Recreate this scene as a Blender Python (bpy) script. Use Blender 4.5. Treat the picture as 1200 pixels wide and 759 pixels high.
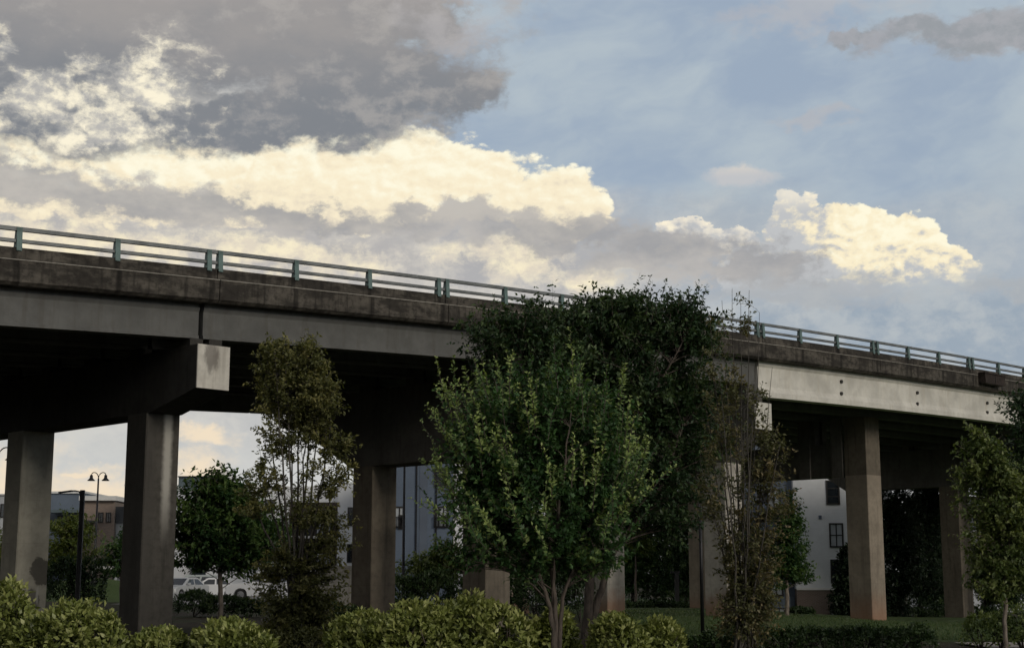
import bpy, math, random
import numpy as np
from mathutils import Vector, Matrix

for o in list(bpy.data.objects):
    bpy.data.objects.remove(o)
scene = bpy.context.scene
COL = scene.collection

# ------------------------------------------------------------------ camera
EYE = 1.6
FPX = 1730.0
HORIZON = 675.0
PITCH = math.atan((HORIZON - 379.5) / FPX)
cam_d = bpy.data.cameras.new('camera')
cam_d.sensor_width = 36.0
cam_d.lens = 36.0 * FPX / 1200.0
cam_d.clip_start = 0.1
cam_d.clip_end = 6000
cam = bpy.data.objects.new('camera', cam_d)
COL.objects.link(cam)
cam.location = (0, 0, EYE)
cam.rotation_euler = (math.pi / 2 + PITCH, 0, 0)
scene.camera = cam

# ------------------------------------------------------------------ render
vs = scene.view_settings
scene.display_settings.display_device = 'sRGB'
vs.view_transform = 'Standard'
vs.look = 'None'
vs.exposure = 0.0
vs.gamma = 1.0
vs.use_curve_mapping = False
cy = scene.cycles
cy.max_bounces = 5
cy.diffuse_bounces = 3
cy.glossy_bounces = 2
cy.transmission_bounces = 3
cy.transparent_max_bounces = 4
cy.use_adaptive_sampling = True
cy.adaptive_threshold = 0.02
cy.adaptive_min_samples = 8
cy.use_denoising = True
try:
    cy.denoiser = 'OPENIMAGEDENOISE'
except Exception:
    pass

# ---------------------------------------------------------- pixel geometry
_cp, _sp = math.cos(PITCH), math.sin(PITCH)


def ray(x, y):
    a, b = x - 600.0, 379.5 - y
    return np.array([a, FPX * _cp - b * _sp, FPX * _sp + b * _cp])


def P(x, y, Y):
    """the place seen at a photograph pixel, at ground distance Y"""
    r = ray(x, y)
    r = r * (Y / r[1])
    return np.array([r[0], r[1], r[2] + EYE])


def lin(r, g, b):
    def c(v):
        v /= 255.0
        return v / 12.92 if v <= 0.04045 else ((v + 0.055) / 1.055) ** 2.4
    return (c(r), c(g), c(b))


# ---------------------------------------------------------------- node DSL
class G:
    """small helper around a node tree: every method returns an output socket"""

    def __init__(self, tree):
        self.t = tree
        self.n = tree.nodes
        self.l = tree.links

    def put(self, sock, v):
        if isinstance(v, bpy.types.NodeSocket):
            self.l.new(v, sock)
        elif isinstance(v, (tuple, list)) and sock.type == 'RGBA' and len(v) == 3:
            sock.default_value = (*v, 1.0)
        else:
            sock.default_value = v

    def m(self, op, a, b=None, c=None, clamp=False):
        n = self.n.new('ShaderNodeMath')
        n.operation = op
        n.use_clamp = clamp
        for i, v in enumerate((a, b, c)):
            if v is not None:
                self.put(n.inputs[i], v)
        return n.outputs[0]

    def add(self, a, b): return self.m('ADD', a, b)
    def sub(self, a, b): return self.m('SUBTRACT', a, b)
    def mul(self, a, b): return self.m('MULTIPLY', a, b)
    def mad(self, a, b, c): return self.m('MULTIPLY_ADD', a, b, c)
    def mx(self, a, b): return self.m('MAXIMUM', a, b)
    def mn(self, a, b): return self.m('MINIMUM', a, b)
    def clamp(self, a): return self.m('MULTIPLY', a, 1.0, clamp=True)

    def vm(self, op, a, b=None, c=None, out=0):
        n = self.n.new('ShaderNodeVectorMath')
        n.operation = op
        for i, v in enumerate((a, b, c)):
            if v is not None:
                self.put(n.inputs[i], v)
        return n.outputs['Value'] if out else n.outputs['Vector']

    def xyz(self, x, y, z):
        n = self.n.new('ShaderNodeCombineXYZ')
        for i, v in enumerate((x, y, z)):
            self.put(n.inputs[i], v)
        return n.outputs[0]

    def sep(self, v):
        n = self.n.new('ShaderNodeSeparateXYZ')
        self.put(n.inputs[0], v)
        return n.outputs

    def noise(self, vec, scale=1.0, detail=4.0, rough=0.55, col=False, dist=0.0):
        n = self.n.new('ShaderNodeTexNoise')
        self.put(n.inputs['Vector'], vec)
        n.inputs['Scale'].default_value = scale
        n.inputs['Detail'].default_value = detail
        n.inputs['Roughness'].default_value = rough
        n.inputs['Distortion'].default_value = dist
        return n.outputs['Color' if col else 'Fac']

    def voro(self, vec, scale, smooth=0.6):
        n = self.n.new('ShaderNodeTexVoronoi')
        n.feature = 'SMOOTH_F1'
        self.put(n.inputs['Vector'], vec)
        n.inputs['Scale'].default_value = scale
        n.inputs['Smoothness'].default_value = smooth
        return n.outputs['Distance']

    def step(self, v, a, b, lo=0.0, hi=1.0):
        n = self.n.new('ShaderNodeMapRange')
        n.interpolation_type = 'SMOOTHSTEP'
        self.put(n.inputs['Value'], v)
        n.inputs['From Min'].default_value = a
        n.inputs['From Max'].default_value = b
        n.inputs['To Min'].default_value = lo
        n.inputs['To Max'].default_value = hi
        return n.outputs['Result']

    def mix(self, f, a, b, mode='MIX'):
        n = self.n.new('ShaderNodeMix')
        n.data_type = 'RGBA'
        n.blend_type = mode
        self.put(n.inputs[0], f)
        self.put(n.inputs[6], a)
        self.put(n.inputs[7], b)
        return n.outputs[2]


# ------------------------------------------------------------- sun and sky
SUN_EL, SUN_AZ = math.radians(20.0), math.radians(138.0)   # azimuth from +Y towards +X
sun_d = bpy.data.lights.new('sun', 'SUN')
sun_d.energy = 1.15
sun_d.angle = math.radians(16.0)
sun_d.color = (1.0, 0.92, 0.80)
sun = bpy.data.objects.new('sun', sun_d)
COL.objects.link(sun)
sun.location = (30, -30, 40)
_sv = Vector((math.sin(SUN_AZ) * math.cos(SUN_EL), math.cos(SUN_AZ) * math.cos(SUN_EL), math.sin(SUN_EL)))
sun.rotation_euler = _sv.to_track_quat('Z', 'Y').to_euler()

world = bpy.data.worlds.new('World')
scene.world = world
world.use_nodes = True
wt = world.node_tree
wt.nodes.clear()
g = G(wt)
D2 = lin


def build_sky():
    tc = wt.nodes.new('ShaderNodeTexCoord').outputs['Generated']
    d = g.vm('NORMALIZE', tc)
    s = g.sep(d)
    az = g.m('ARCTAN2', s[0], s[1])
    el = g.m('ARCSINE', s[2])
    U = g.mad(az, 1730.0, 600.0)
    V = g.mad(el, -1730.0, 675.0)
    uv = g.xyz(U, V, 0.0)
    q = g.vm('MULTIPLY', d, (17.3, 17.3, 26.0))           # about one unit per hundred pixels

    def A(x, y):                                            # where a pixel lies in az / el units
        r = ray(x, y)
        r = r / np.linalg.norm(r)
        return 600 + 1730 * math.atan2(r[0], r[1]), 675 - 1730 * math.asin(r[2])

    wlo = g.vm('SUBTRACT', g.noise(q, 0.8, 3, 0.55, col=True), (0.5, 0.5, 0.5))
    whi = g.vm('SUBTRACT', g.noise(q, 3.0, 4, 0.6, col=True), (0.5, 0.5, 0.5))
    f_lo = g.sub(g.noise(g.vm('MULTIPLY', q, (0.8, 0.8, 1.1)), 0.9, 6, 0.6), 0.5)
    f_mid = g.sub(g.noise(g.vm('ADD', g.vm('MULTIPLY_ADD', whi, (0.25, 0.25, 0.25), q), (7.3, 1.1, 4.0)), 1.9, 6, 0.62), 0.5)
    f_fine = g.sub(g.noise(g.vm('ADD', q, (2.3, 9.1, 1.0)), 4.6, 5, 0.62), 0.5)

    def warp(alo, ahi):
        return g.vm('MULTIPLY_ADD', whi, (ahi, ahi, 0), g.vm('MULTIPLY_ADD', wlo, (alo, alo, 0), uv))

    w_soft = warp(150.0, 60.0)
    w_mid = warp(70.0, 44.0)
    w_puff = warp(24.0, 20.0)

    def blob(w, x, y, rx, ry):
        cx, cy_ = A(x, y)
        v = g.vm('MULTIPLY_ADD', w, (1 / rx, 1 / ry, 0), (-cx / rx, -cy_ / ry, 0))
        return g.sub(1.0, g.vm('LENGTH', v, out=1))

    def union(w, L):
        r = None
        for b in L:
            e = blob(w, *b)
            r = e if r is None else g.m('SMOOTH_MAX', r, e, 0.15)
        return r

    # billows: rounded lumps with creases; compared with itself a little towards the light
    def lumps(v):
        a_ = g.m('ABSOLUTE', g.sub(g.noise(v, 2.1, 1.5, 0.5), 0.5))
        b_ = g.m('ABSOLUTE', g.sub(g.noise(v, 5.6, 3, 0.55), 0.5))
        return g.mad(b_, 0.5, a_)
    bil0 = lumps(q)
    bil1 = lumps(g.vm('ADD', q, (0.06, 0.0, 0.09)))
    bump = g.mul(g.sub(bil0, bil1), 3.6)

    # clear sky
    sky = wt.nodes.new('ShaderNodeTexSky')
    sky.sky_type = 'NISHITA'
    sky.sun_disc = False
    sky.sun_elevation = SUN_EL
    sky.sun_rotation = SUN_AZ
    sky.air_density = 1.0
    sky.dust_density = 2.2
    sky.ozone_density = 1.5
    base = g.mix(1.0, sky.outputs[0], (SKY_K, SKY_K, SKY_K), 'MULTIPLY')
    # high thin veil, drawn out from lower left to upper right
    qs = g.sep(q)
    rot = g.xyz(g.mul(g.add(qs[0], g.mul(qs[2], 0.30)), 0.34), qs[1],
                g.mul(g.sub(qs[2], g.mul(qs[0], 0.42)), 0.62))
    rot = g.vm('MULTIPLY_ADD', wlo, (0.5, 0.5, 0.5), rot)
    cir = g.noise(rot, 0.9, 5, 0.58)
    c = g.mix(0.85, base, D2(160, 175, 193))
    c = g.mix(g.step(cir, 0.34, 0.64, 0.0, 0.9), c, D2(180, 192, 200))
    # pale air low in the sky
    c = g.mix(g.step(V, 230, 560, 0.0, 0.80), c, D2(210, 209, 204))
    # cloud decks all round, away from the part in view
    away = g.mx(g.step(g.m('ABSOLUTE', g.sub(U, 600.0)), 700, 1150), g.step(V, 20, -240))
    gen = g.noise(g.vm('MULTIPLY', d, (2.6, 2.6, 5.2)), 1.0, 5, 0.58)
    gcol = g.mix(g.step(gen, 0.40, 0.58), D2(168, 164, 160), D2(98, 101, 110))
    c = g.mix(g.mul(g.step(gen, 0.30, 0.46), g.mul(away, 0.95)), c, gcol)

    left_air = g.mul(g.step(g.mad(f_lo, 200.0, U), 560, 440), g.mul(g.step(V, 60, 150), g.step(V, 460, 330)))
    c = g.mix(g.mul(left_air, 0.85), c, D2(212, 205, 194))
    # low layer under the bands: pale grey to the left, blue grey to the right
    Vn = g.mad(f_lo, 170.0, V)
    low = g.mul(g.step(Vn, 215, 300), g.step(V, 600, 400))
    lowc = g.mix(g.step(g.mad(f_lo, 500.0, U), 620, 1000), g.mix(g.step(f_mid, -0.14, 0.16), D2(176, 174, 174), D2(212, 206, 196)),
                 g.mix(g.step(f_mid, -0.14, 0.16), D2(163, 173, 184), D2(186, 190, 192)))
    c = g.mix(g.mul(low, g.step(U, 1700, 600, 0.3, 0.9)), c, lowc)
    rg = g.mul(g.step(Vn, 330, 385), g.step(V, 600, 470))
    c = g.mix(g.mul(g.mul(rg, g.step(U, 760, 960)), 0.8), c, g.mix(g.step(f_mid, -0.12, 0.14), D2(148, 163, 178), D2(176, 184, 190)))
    cream = g.step(g.mad(f_mid, 2.6, union(w_mid, [(110, 285, 240, 50), (330, 300, 170, 40), (600, 300, 150, 40), (690, 318, 70, 26)])), 0.20, 0.95)
    c = g.mix(g.mul(cream, 0.95), c, g.mix(g.step(f_fine, -0.15, 0.15), D2(226, 215, 196), D2(250, 238, 206)))
    # warm pieces low under the bridge
    warm = g.step(g.mad(f_mid, 1.3, union(w_mid, [(10, 570, 130, 60), (120, 572, 90, 26), (225, 548, 50, 30), (240, 512, 46, 14), (90, 545, 60, 12)])), 0.0, 0.9)
    c = g.mix(g.mul(warm, 0.85), c, D2(246, 226, 196))

    # bright towering cumulus
    def cumulus(L, hi, mid, sh, extra, amp=1.6, edge=0.10, relief=1.0, fill=False):
        e = g.mad(g.sub(bil0, 0.10), amp, union(w_puff, L))
        mask = g.mx(g.step(e, -0.02, edge), g.step(union(w_puff, L), 0.06, 0.20)) if fill else g.step(e, -0.02, edge)
        lit = g.add(g.mad(bump, relief, 0.5), extra)
        lit = g.mad(f_fine, 0.3, lit)
        k = g.mix(g.step(lit, -0.05, 0.55), sh, mid)
        k = g.mix(g.step(lit, 0.45, 1.0), k, hi)
        return mask, k

    m1, k1 = cumulus([(250, 205, 430, 62), (470, 205, 130, 56), (555, 215, 72, 44), (655, 245, 68, 44), (20, 190, 300, 62)],
                     D2(255, 250, 226), D2(249, 236, 206), D2(222, 211, 192),
                     g.add(g.step(V, 300, 200, -0.30, 0.20), g.mul(f_lo, 1.0)), amp=0.9, relief=0.5, fill=True)
    c = g.mix(m1, c, k1)
    m2, k2 = cumulus([(800, 266, 34, 11), (835, 282, 70, 18)],
                     D2(250, 240, 216), D2(226, 220, 208), D2(188, 190, 192), g.step(V, 285, 262, -0.3, 0.2))
    c = g.mix(m2, c, k2)
    shade3 = g.add(g.step(g.mad(f_mid, 90.0, U), 925, 1020, -0.58, 0.22), g.step(g.mad(f_mid, 110.0, V), 350, 285, -0.62, 0.10))
    m3, k3 = cumulus([(938, 280, 44, 56), (926, 252, 24, 32), (985, 290, 66, 56), (1018, 282, 52, 40), (1064, 304, 48, 54), (1106, 322, 38, 34), (1000, 328, 146, 46), (900, 318, 60, 34)],
                     D2(255, 249, 222), D2(250, 237, 204), D2(192, 194, 196), shade3, amp=0.9, edge=0.07, relief=0.8, fill=True)
    rim = g.mul(g.step(V, 262, 236), g.step(g.m('ABSOLUTE', g.sub(U, A(942, 240)[0])), 46, 18))
    k3 = g.mix(g.mul(rim, 0.7), k3, D2(246, 238, 220))
    m3 = g.mul(m3, g.step(g.mad(f_mid, 90.0, V), 362, 322))
    c = g.mix(m3, c, k3)
    m4 = g.step(g.mad(f_mid, 1.2, blob(w_puff, 868, 207, 52, 16)), 0.0, 0.55)
    c = g.mix(g.mul(m4, 0.85), c, g.mix(g.step(V, 218, 196), D2(196, 196, 198), D2(226, 216, 202)))

    # grey band drifting in front of the bright one
    bandL = [(-40, 212, 200, 30), (120, 230, 170, 26), (330, 252, 190, 20), (520, 258, 150, 20), (650, 272, 140, 22), (790, 292, 130, 26), (880, 316, 110, 26)]
    e5 = g.mad(f_mid, 2.3, g.mad(f_lo, 1.0, union(w_mid, bandL)))
    m5 = g.step(e5, -0.15, 0.45)
    c5 = g.mix(g.step(f_lo, -0.12, 0.12), D2(159, 159, 161), D2(186, 182, 178))
    c = g.mix(g.mul(m5, 0.9), c, c5)
    e5b = g.mad(f_mid, 1.8, union(w_mid, [(955, 334, 100, 16), (1010, 322, 50, 10), (1190, 345, 70, 18), (930, 350, 130, 14)]))
    c = g.mix(g.mul(g.step(e5b, -0.1, 0.6), 0.6), c, D2(172, 175, 178))

    # the big dark cloud upper left, torn open to the bright sky behind
    e6 = g.mad(f_mid, 1.2, union(w_mid, [(230, 30, 360, 84), (20, 40, 280, 90), (430, 95, 160, 62), (270, 140, 220, 40), (60, 120, 160, 60), (530, 108, 66, 32), (470, 16, 100, 36)]))
    m6 = g.step(e6, -0.14, 0.30)
    h6 = g.step(g.mad(f_mid, 4.2, union(w_mid, [(40, 110, 110, 50), (165, 100, 84, 46), (120, 142, 130, 26), (-60, 130, 120, 50)])), -0.15, 0.95)
    torn = g.mix(g.step(g.mad(f_fine, 1.0, f_mid), -0.12, 0.22), D2(186, 184, 180), D2(252, 243, 218))
    c6 = g.mix(g.step(g.mad(f_lo, 200.0, V), -20, 165), D2(160, 156, 154), D2(129, 133, 139))
    c6 = g.mix(g.step(g.mad(f_fine, 0.5, f_mid), -0.05, 0.22, 0.0, 0.6), c6, D2(176, 172, 168))
    c = g.mix(m6, c, g.mix(h6, c6, torn))
    # dark cloud at the upper right
    e7 = g.mad(f_mid, 1.5, union(w_mid, [(1105, 38, 120, 22), (1190, 48, 120, 26), (1000, 45, 50, 9)]))
    c = g.mix(g.mul(g.step(e7, -0.1, 0.5), 0.85), c, g.mix(g.step(f_fine, -0.15, 0.15), D2(148, 151, 155), D2(164, 164, 168)))
    e8 = g.mad(f_mid, 1.6, union(w_soft, [(950, 14, 170, 26), (530, 20, 70, 30), (960, 140, 60, 16)]))
    c = g.mix(g.mul(g.step(e8, -0.1, 0.7), 0.5), c, D2(186, 183, 184))

    # below the horizon the sheet of ground takes over
    c = g.mix(g.step(s[2], -0.01, -0.06), c, D2(90, 92, 88))
    bg = wt.nodes.new('ShaderNodeBackground')
    g.l.new(c, bg.inputs[0])
    bg.inputs[1].default_value = 1.0
    out = wt.nodes.new('ShaderNodeOutputWorld')
    g.l.new(bg.outputs[0], out.inputs[0])
    world.cycles.sampling_method = 'MANUAL'
    world.cycles.sample_map_resolution = 512


SKY_K = 0.11
build_sky()

# ==================================================================== tools
rng = np.random.default_rng(11)
random.seed(5)


def link_mesh(name, V, F, mat, parent=None, smooth=False, tint=None):
    me = bpy.data.meshes.new(name)
    V = np.asarray(V, dtype=np.float32)
    if isinstance(F, np.ndarray):
        n, k = F.shape
        me.vertices.add(len(V))
        me.vertices.foreach_set('co', V.ravel())
        me.loops.add(n * k)
        me.loops.foreach_set('vertex_index', F.astype(np.int32).ravel())
        me.polygons.add(n)
        me.polygons.foreach_set('loop_start', np.arange(0, n * k, k, dtype=np.int32))
        me.update(calc_edges=True)
    else:
        me.from_pydata([tuple(map(float, v)) for v in V], [], F)
        me.update()
    if tint is not None:
        at = me.attributes.new('tint', 'FLOAT', 'POINT')
        at.data.foreach_set('value', np.asarray(tint, dtype=np.float32))
    if smooth:
        me.polygons.foreach_set('use_smooth', np.ones(len(me.polygons), dtype=bool))
    o = bpy.data.objects.new(name, me)
    if mat is not None:
        me.materials.append(mat)
    COL.objects.link(o)
    if parent is not None:
        o.parent = parent
    return o


def empty(name, loc=(0, 0, 0), rz=0.0, label=None, cat=None, group=None):
    o = bpy.data.objects.new(name, None)
    o.empty_display_size = 0.3
    COL.objects.link(o)
    o.location = tuple(float(v) for v in loc)
    o.rotation_euler = (0, 0, rz)
    tag(o, label, cat, group)
    return o


def tag(o, label=None, cat=None, group=None, kind=None):
    if label:
        o['label'] = label
    if cat:
        o['category'] = cat
    if group:
        o['group'] = group
    if kind:
        o['kind'] = kind
    return o


class MB:
    """collects polygons for one mesh"""

    def __init__(self):
        self.v, self.f = [], []

    def poly(self, V, F):
        b = len(self.v)
        self.v += [tuple(map(float, p)) for p in V]
        self.f += [tuple(i + b for i in q) for q in F]
        return self

    def box(self, x0, x1, y0, y1, z0, z1, ch=0.0):
        if ch <= 0:
            V = [(x, y, z) for z in (z0, z1) for y in (y0, y1) for x in (x0, x1)]
            F = [(0, 2, 3, 1), (4, 5, 7, 6), (0, 1, 5, 4), (2, 6, 7, 3), (0, 4, 6, 2), (1, 3, 7, 5)]
            return self.poly(V, F)
        c = ch                                          # chamfered vertical edges
        ring = [(x0 + c, y0), (x1 - c, y0), (x1, y0 + c), (x1, y1 - c), (x1 - c, y1), (x0 + c, y1), (x0, y1 - c), (x0, y0 + c)]
        return self.prism(ring, z0, z1)

    def prism(self, ring, z0, z1):
        n = len(ring)
        V = [(x, y, z0) for x, y in ring] + [(x, y, z1) for x, y in ring]
        F = [tuple(range(n))[::-1], tuple(range(n, 2 * n))] + [(i, (i + 1) % n, (i + 1) % n + n, i + n) for i in range(n)]
        return self.poly(V, F)

    def sweep(self, prof, stations):
        """closed profile [(y, z)] carried along x; stations are (x, dz) or (x, dz, zscale)"""
        n, b = len(prof), len(self.v)
        for st in stations:
            x, dz = st[0], st[1]
            for y, z in prof:
                self.v.append((float(x), float(y), float(z + dz)))
        m = len(stations)
        for i in range(m - 1):
            for j in range(n):
                a = b + i * n + j
                e = b + i * n + (j + 1) % n
                self.f.append((a, e, e + n, a + n))
        self.f.append(tuple(b + j for j in range(n))[::-1])
        self.f.append(tuple(b + (m - 1) * n + j for j in range(n)))
        return self

    def tube(self, pts, rad, k=8, cap=True):
        pts = [np.asarray(p, float) for p in pts]
        n, b = len(pts), len(self.v)
        if np.isscalar(rad):
            rad = [rad] * n
        for i, p in enumerate(pts):
            t = pts[min(i + 1, n - 1)] - pts[max(i - 1, 0)]
            t = t / (np.linalg.norm(t) + 1e-9)
            u = np.cross(t, (0, 0, 1.0) if abs(t[2]) < 0.9 else (1.0, 0, 0))
            u /= np.linalg.norm(u) + 1e-9
            w = np.cross(t, u)
            for j in range(k):
                a = 2 * math.pi * j / k
                self.v.append(tuple(p + rad[i] * (math.cos(a) * u + math.sin(a) * w)))
        for i in range(n - 1):
            for j in range(k):
                a, c = b + i * k + j, b + i * k + (j + 1) % k
                self.f.append((a, c, c + k, a + k))
        if cap:
            self.f.append(tuple(b + j for j in range(k))[::-1])
            self.f.append(tuple(b + (n - 1) * k + j for j in range(k)))
        return self

    def lathe(self, prof, c=(0, 0, 0), k=16, axis='z'):
        n, b = len(prof), len(self.v)
        for r, h in prof:
            for j in range(k):
                a = 2 * math.pi * j / k
                x, y = r * math.cos(a), r * math.sin(a)
                p = (x, y, h) if axis == 'z' else (x, h, y)
                self.v.append((c[0] + p[0], c[1] + p[1], c[2] + p[2]))
        for i in range(n - 1):
            for j in range(k):
                a, e = b + i * k + j, b + i * k + (j + 1) % k
                self.f.append((a, e, e + k, a + k))
        self.f.append(tuple(b + j for j in range(k))[::-1])
        self.f.append(tuple(b + (n - 1) * k + j for j in range(k)))
        return self

    def build(self, name, mat, parent=None, smooth=False):
        return link_mesh(name, self.v, self.f, mat, parent, smooth)


# ================================================================ materials
def new_mat(name):
    m = bpy.data.materials.new(name)
    m.use_nodes = True
    t = m.node_tree
    t.nodes.clear()
    h = G(t)
    out = t.nodes.new('ShaderNodeOutputMaterial')
    b = t.nodes.new('ShaderNodeBsdfPrincipled')
    t.links.new(b.outputs[0], out.inputs[0])
    return m, h, b, out


def obj_co(h):
    return h.n.new('ShaderNodeTexCoord').outputs['Object']


def bump(h, b, height, strength=0.3, dist=0.02):
    n = h.n.new('ShaderNodeBump')
    n.inputs['Strength'].default_value = strength
    n.inputs['Distance'].default_value = dist
    h.put(n.inputs['Height'], height)
    h.l.new(n.outputs[0], b.inputs['Normal'])


def plain(name, col, rough=0.6, metal=0.0, var=0.15, scale=3.0, bumpy=0.0):
    m, h, b, _ = new_mat(name)
    n = h.noise(obj_co(h), scale, 5, 0.6)
    f = h.step(n, 0.3, 0.7)
    lo = tuple(c * (1 - var) for c in col)
    hi = tuple(min(1, c * (1 + var)) for c in col)
    h.put(b.inputs['Base Color'], h.mix(f, lo, hi))
    h.put(b.inputs['Roughness'], rough)
    h.put(b.inputs['Metallic'], metal)
    if bumpy:
        bump(h, b, n, bumpy, 0.02)
    return m


def concrete(name, col, dark, streak=0.6, mottle=0.5, clay=None, post_stains=None, extra=None, lifts=None, streak_col=None, macro=0.0):
    """weathered concrete in bridge coordinates: x along, y across, z up"""
    m, h, b, _ = new_mat(name)
    co = obj_co(h)
    s = h.sep(co)
    n1 = h.noise(co, 0.9, 7, 0.62)
    n2 = h.noise(h.vm('ADD', co, (5.0, 3.0, 1.0)), 5.0, 6, 0.65)
    sv = h.noise(h.vm('MULTIPLY', co, (4.5, 4.5, 0.35)), 1.0, 5, 0.6)
    c = h.mix(h.step(n1, 0.32, 0.68), tuple(v * 0.82 for v in col), tuple(v * 1.12 for v in col))
    c = h.mix(h.mul(h.step(n2, 0.42, 0.72), mottle), c, dark)
    c = h.mix(h.mul(h.step(sv, 0.50, 0.70), streak), c, streak_col or dark)
    if macro:
        nm = h.noise(h.vm('MULTIPLY', co, (0.7, 0.7, 2.2)), 1.0, 7, 0.7)
        c = h.mix(h.mul(h.step(nm, 0.40, 0.58), macro), c, tuple(v * 1.3 for v in dark))
    if lifts:
        fz = h.m('FRACT', h.mul(s[2], 1.0 / lifts))
        c = h.mix(h.mul(h.step(fz, 0.985, 1.0), 0.35), c, dark)
    if post_stains:
        L_, z0, z1 = post_stains
        fr = h.m('FRACT', h.add(h.mul(s[0], 3.0 / L_), 0.5))
        dx = h.m('ABSOLUTE', h.sub(fr, 0.5))
        st = h.step(h.mad(h.sub(n2, 0.5), 0.05, dx), 0.040, 0.016)
        c = h.mix(h.mul(st, 0.6), c, tuple(v * 0.45 for v in dark))
    if clay:
        z0, z1, cc = clay
        k = h.step(h.mad(h.sub(n1, 0.5), 1.2, s[2]), z1, z0)
        c = h.mix(h.mul(k, 0.75), c, cc)
    if extra:
        c = extra(h, co, s, c, n2)
    h.put(b.inputs['Base Color'], c)
    h.put(b.inputs['Roughness'], 0.88)
    h.put(b.inputs['Specular IOR Level'], 0.25)
    bump(h, b, h.mad(n2, 0.6, n1), 0.5, 0.02)
    return m


def leaf_mat(name, lo, mid, hi, trans=0.28, rough=0.5, spec=0.35):
    m, h, b, out = new_mat(name)
    a = h.n.new('ShaderNodeAttribute')
    a.attribute_name = 'tint'
    t = a.outputs['Fac']
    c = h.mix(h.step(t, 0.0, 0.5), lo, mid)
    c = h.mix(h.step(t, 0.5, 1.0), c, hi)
    h.put(b.inputs['Base Color'], c)
    h.put(b.inputs['Roughness'], rough)
    h.put(b.inputs['Specular IOR Level'], spec)
    tr = h.n.new('ShaderNodeBsdfTranslucent')
    h.put(tr.inputs['Color'], h.mix(1.0, c, (1.15, 1.2, 0.5), 'MULTIPLY'))
    mx = h.n.new('ShaderNodeMixShader')
    mx.inputs[0].default_value = trans
    h.l.new(b.outputs[0], mx.inputs[1])
    h.l.new(tr.outputs[0], mx.inputs[2])
    h.l.new(mx.outputs[0], out.inputs[0])
    return m


def bark_mat(name, col, dark):
    m, h, b, _ = new_mat(name)
    co = obj_co(h)
    n = h.noise(h.vm('MULTIPLY', co, (9, 9, 2.2)), 1.6, 6, 0.65)
    h.put(b.inputs['Base Color'], h.mix(h.step(n, 0.35, 0.65), dark, col))
    h.put(b.inputs['Roughness'], 0.9)
    bump(h, b, n, 0.6, 0.02)
    return m


def glass_mat(name, col, rough=0.08):
    m, h, b, _ = new_mat(name)
    n = h.noise(obj_co(h), 0.7, 2, 0.5)
    h.put(b.inputs['Base Color'], h.mix(n, tuple(c * 0.7 for c in col), tuple(min(1, c * 1.3) for c in col)))
    h.put(b.inputs['Roughness'], rough)
    h.put(b.inputs['Specular IOR Level'], 0.8)
    return m


# --------------------------------------------------------------- terrain
def sstep(a, b, x):
    t = np.clip((np.asarray(x, float) - a) / (b - a), 0, 1)
    return t * t * (3 - 2 * t)


def ground_z(x, y):
    x = np.asarray(x, float)
    y = np.asarray(y, float)
    z = -0.45 * sstep(9, 20, x) * sstep(40, 66, y) - 1.1 * sstep(8, 30, x) * sstep(72, 110, y)
    z = z + 0.12 * sstep(0, 4, x) * sstep(12, 8, x) * sstep(50, 58, y) * sstep(80, 70, y)
    z = z + 1.5 * np.exp(-((x + 27.5) / 5.0) ** 2 - ((y - 98) / 5.0) ** 2)
    return z


def GP(px, Y, dz=0.0):
    """point on the ground in the column of a pixel at distance Y"""
    p = P(px, HORIZON, Y)
    return np.array([p[0], Y, float(ground_z(p[0], Y)) + dz])


# ------------------------------------------------------------------ foliage
def leaf_arrays(C, A, N, size, ratio=0.5, fold=0.18):
    """C centres/bases, A leaf axes, N normals -> vertices and quads of folded lozenges"""
    A = A / (np.linalg.norm(A, axis=1, keepdims=True) + 1e-9)
    S = np.cross(A, N)
    S /= np.linalg.norm(S, axis=1, keepdims=True) + 1e-9
    N2 = np.cross(S, A)
    L = size[:, None]
    v0 = C
    v1 = C + A * L * 0.45 + S * L * ratio * 0.5 + N2 * L * fold * 0.5
    v2 = C + A * L
    v3 = C + A * L * 0.45 - S * L * ratio * 0.5 + N2 * L * fold * 0.5
    V = np.stack([v0, v1, v2, v3], axis=1).reshape(-1, 3)
    F = np.arange(len(C) * 4).reshape(-1, 4)
    return V, F


def rand_unit(n, r):
    v = r.normal(size=(n, 3))
    return v / np.linalg.norm(v, axis=1, keepdims=True)


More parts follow.
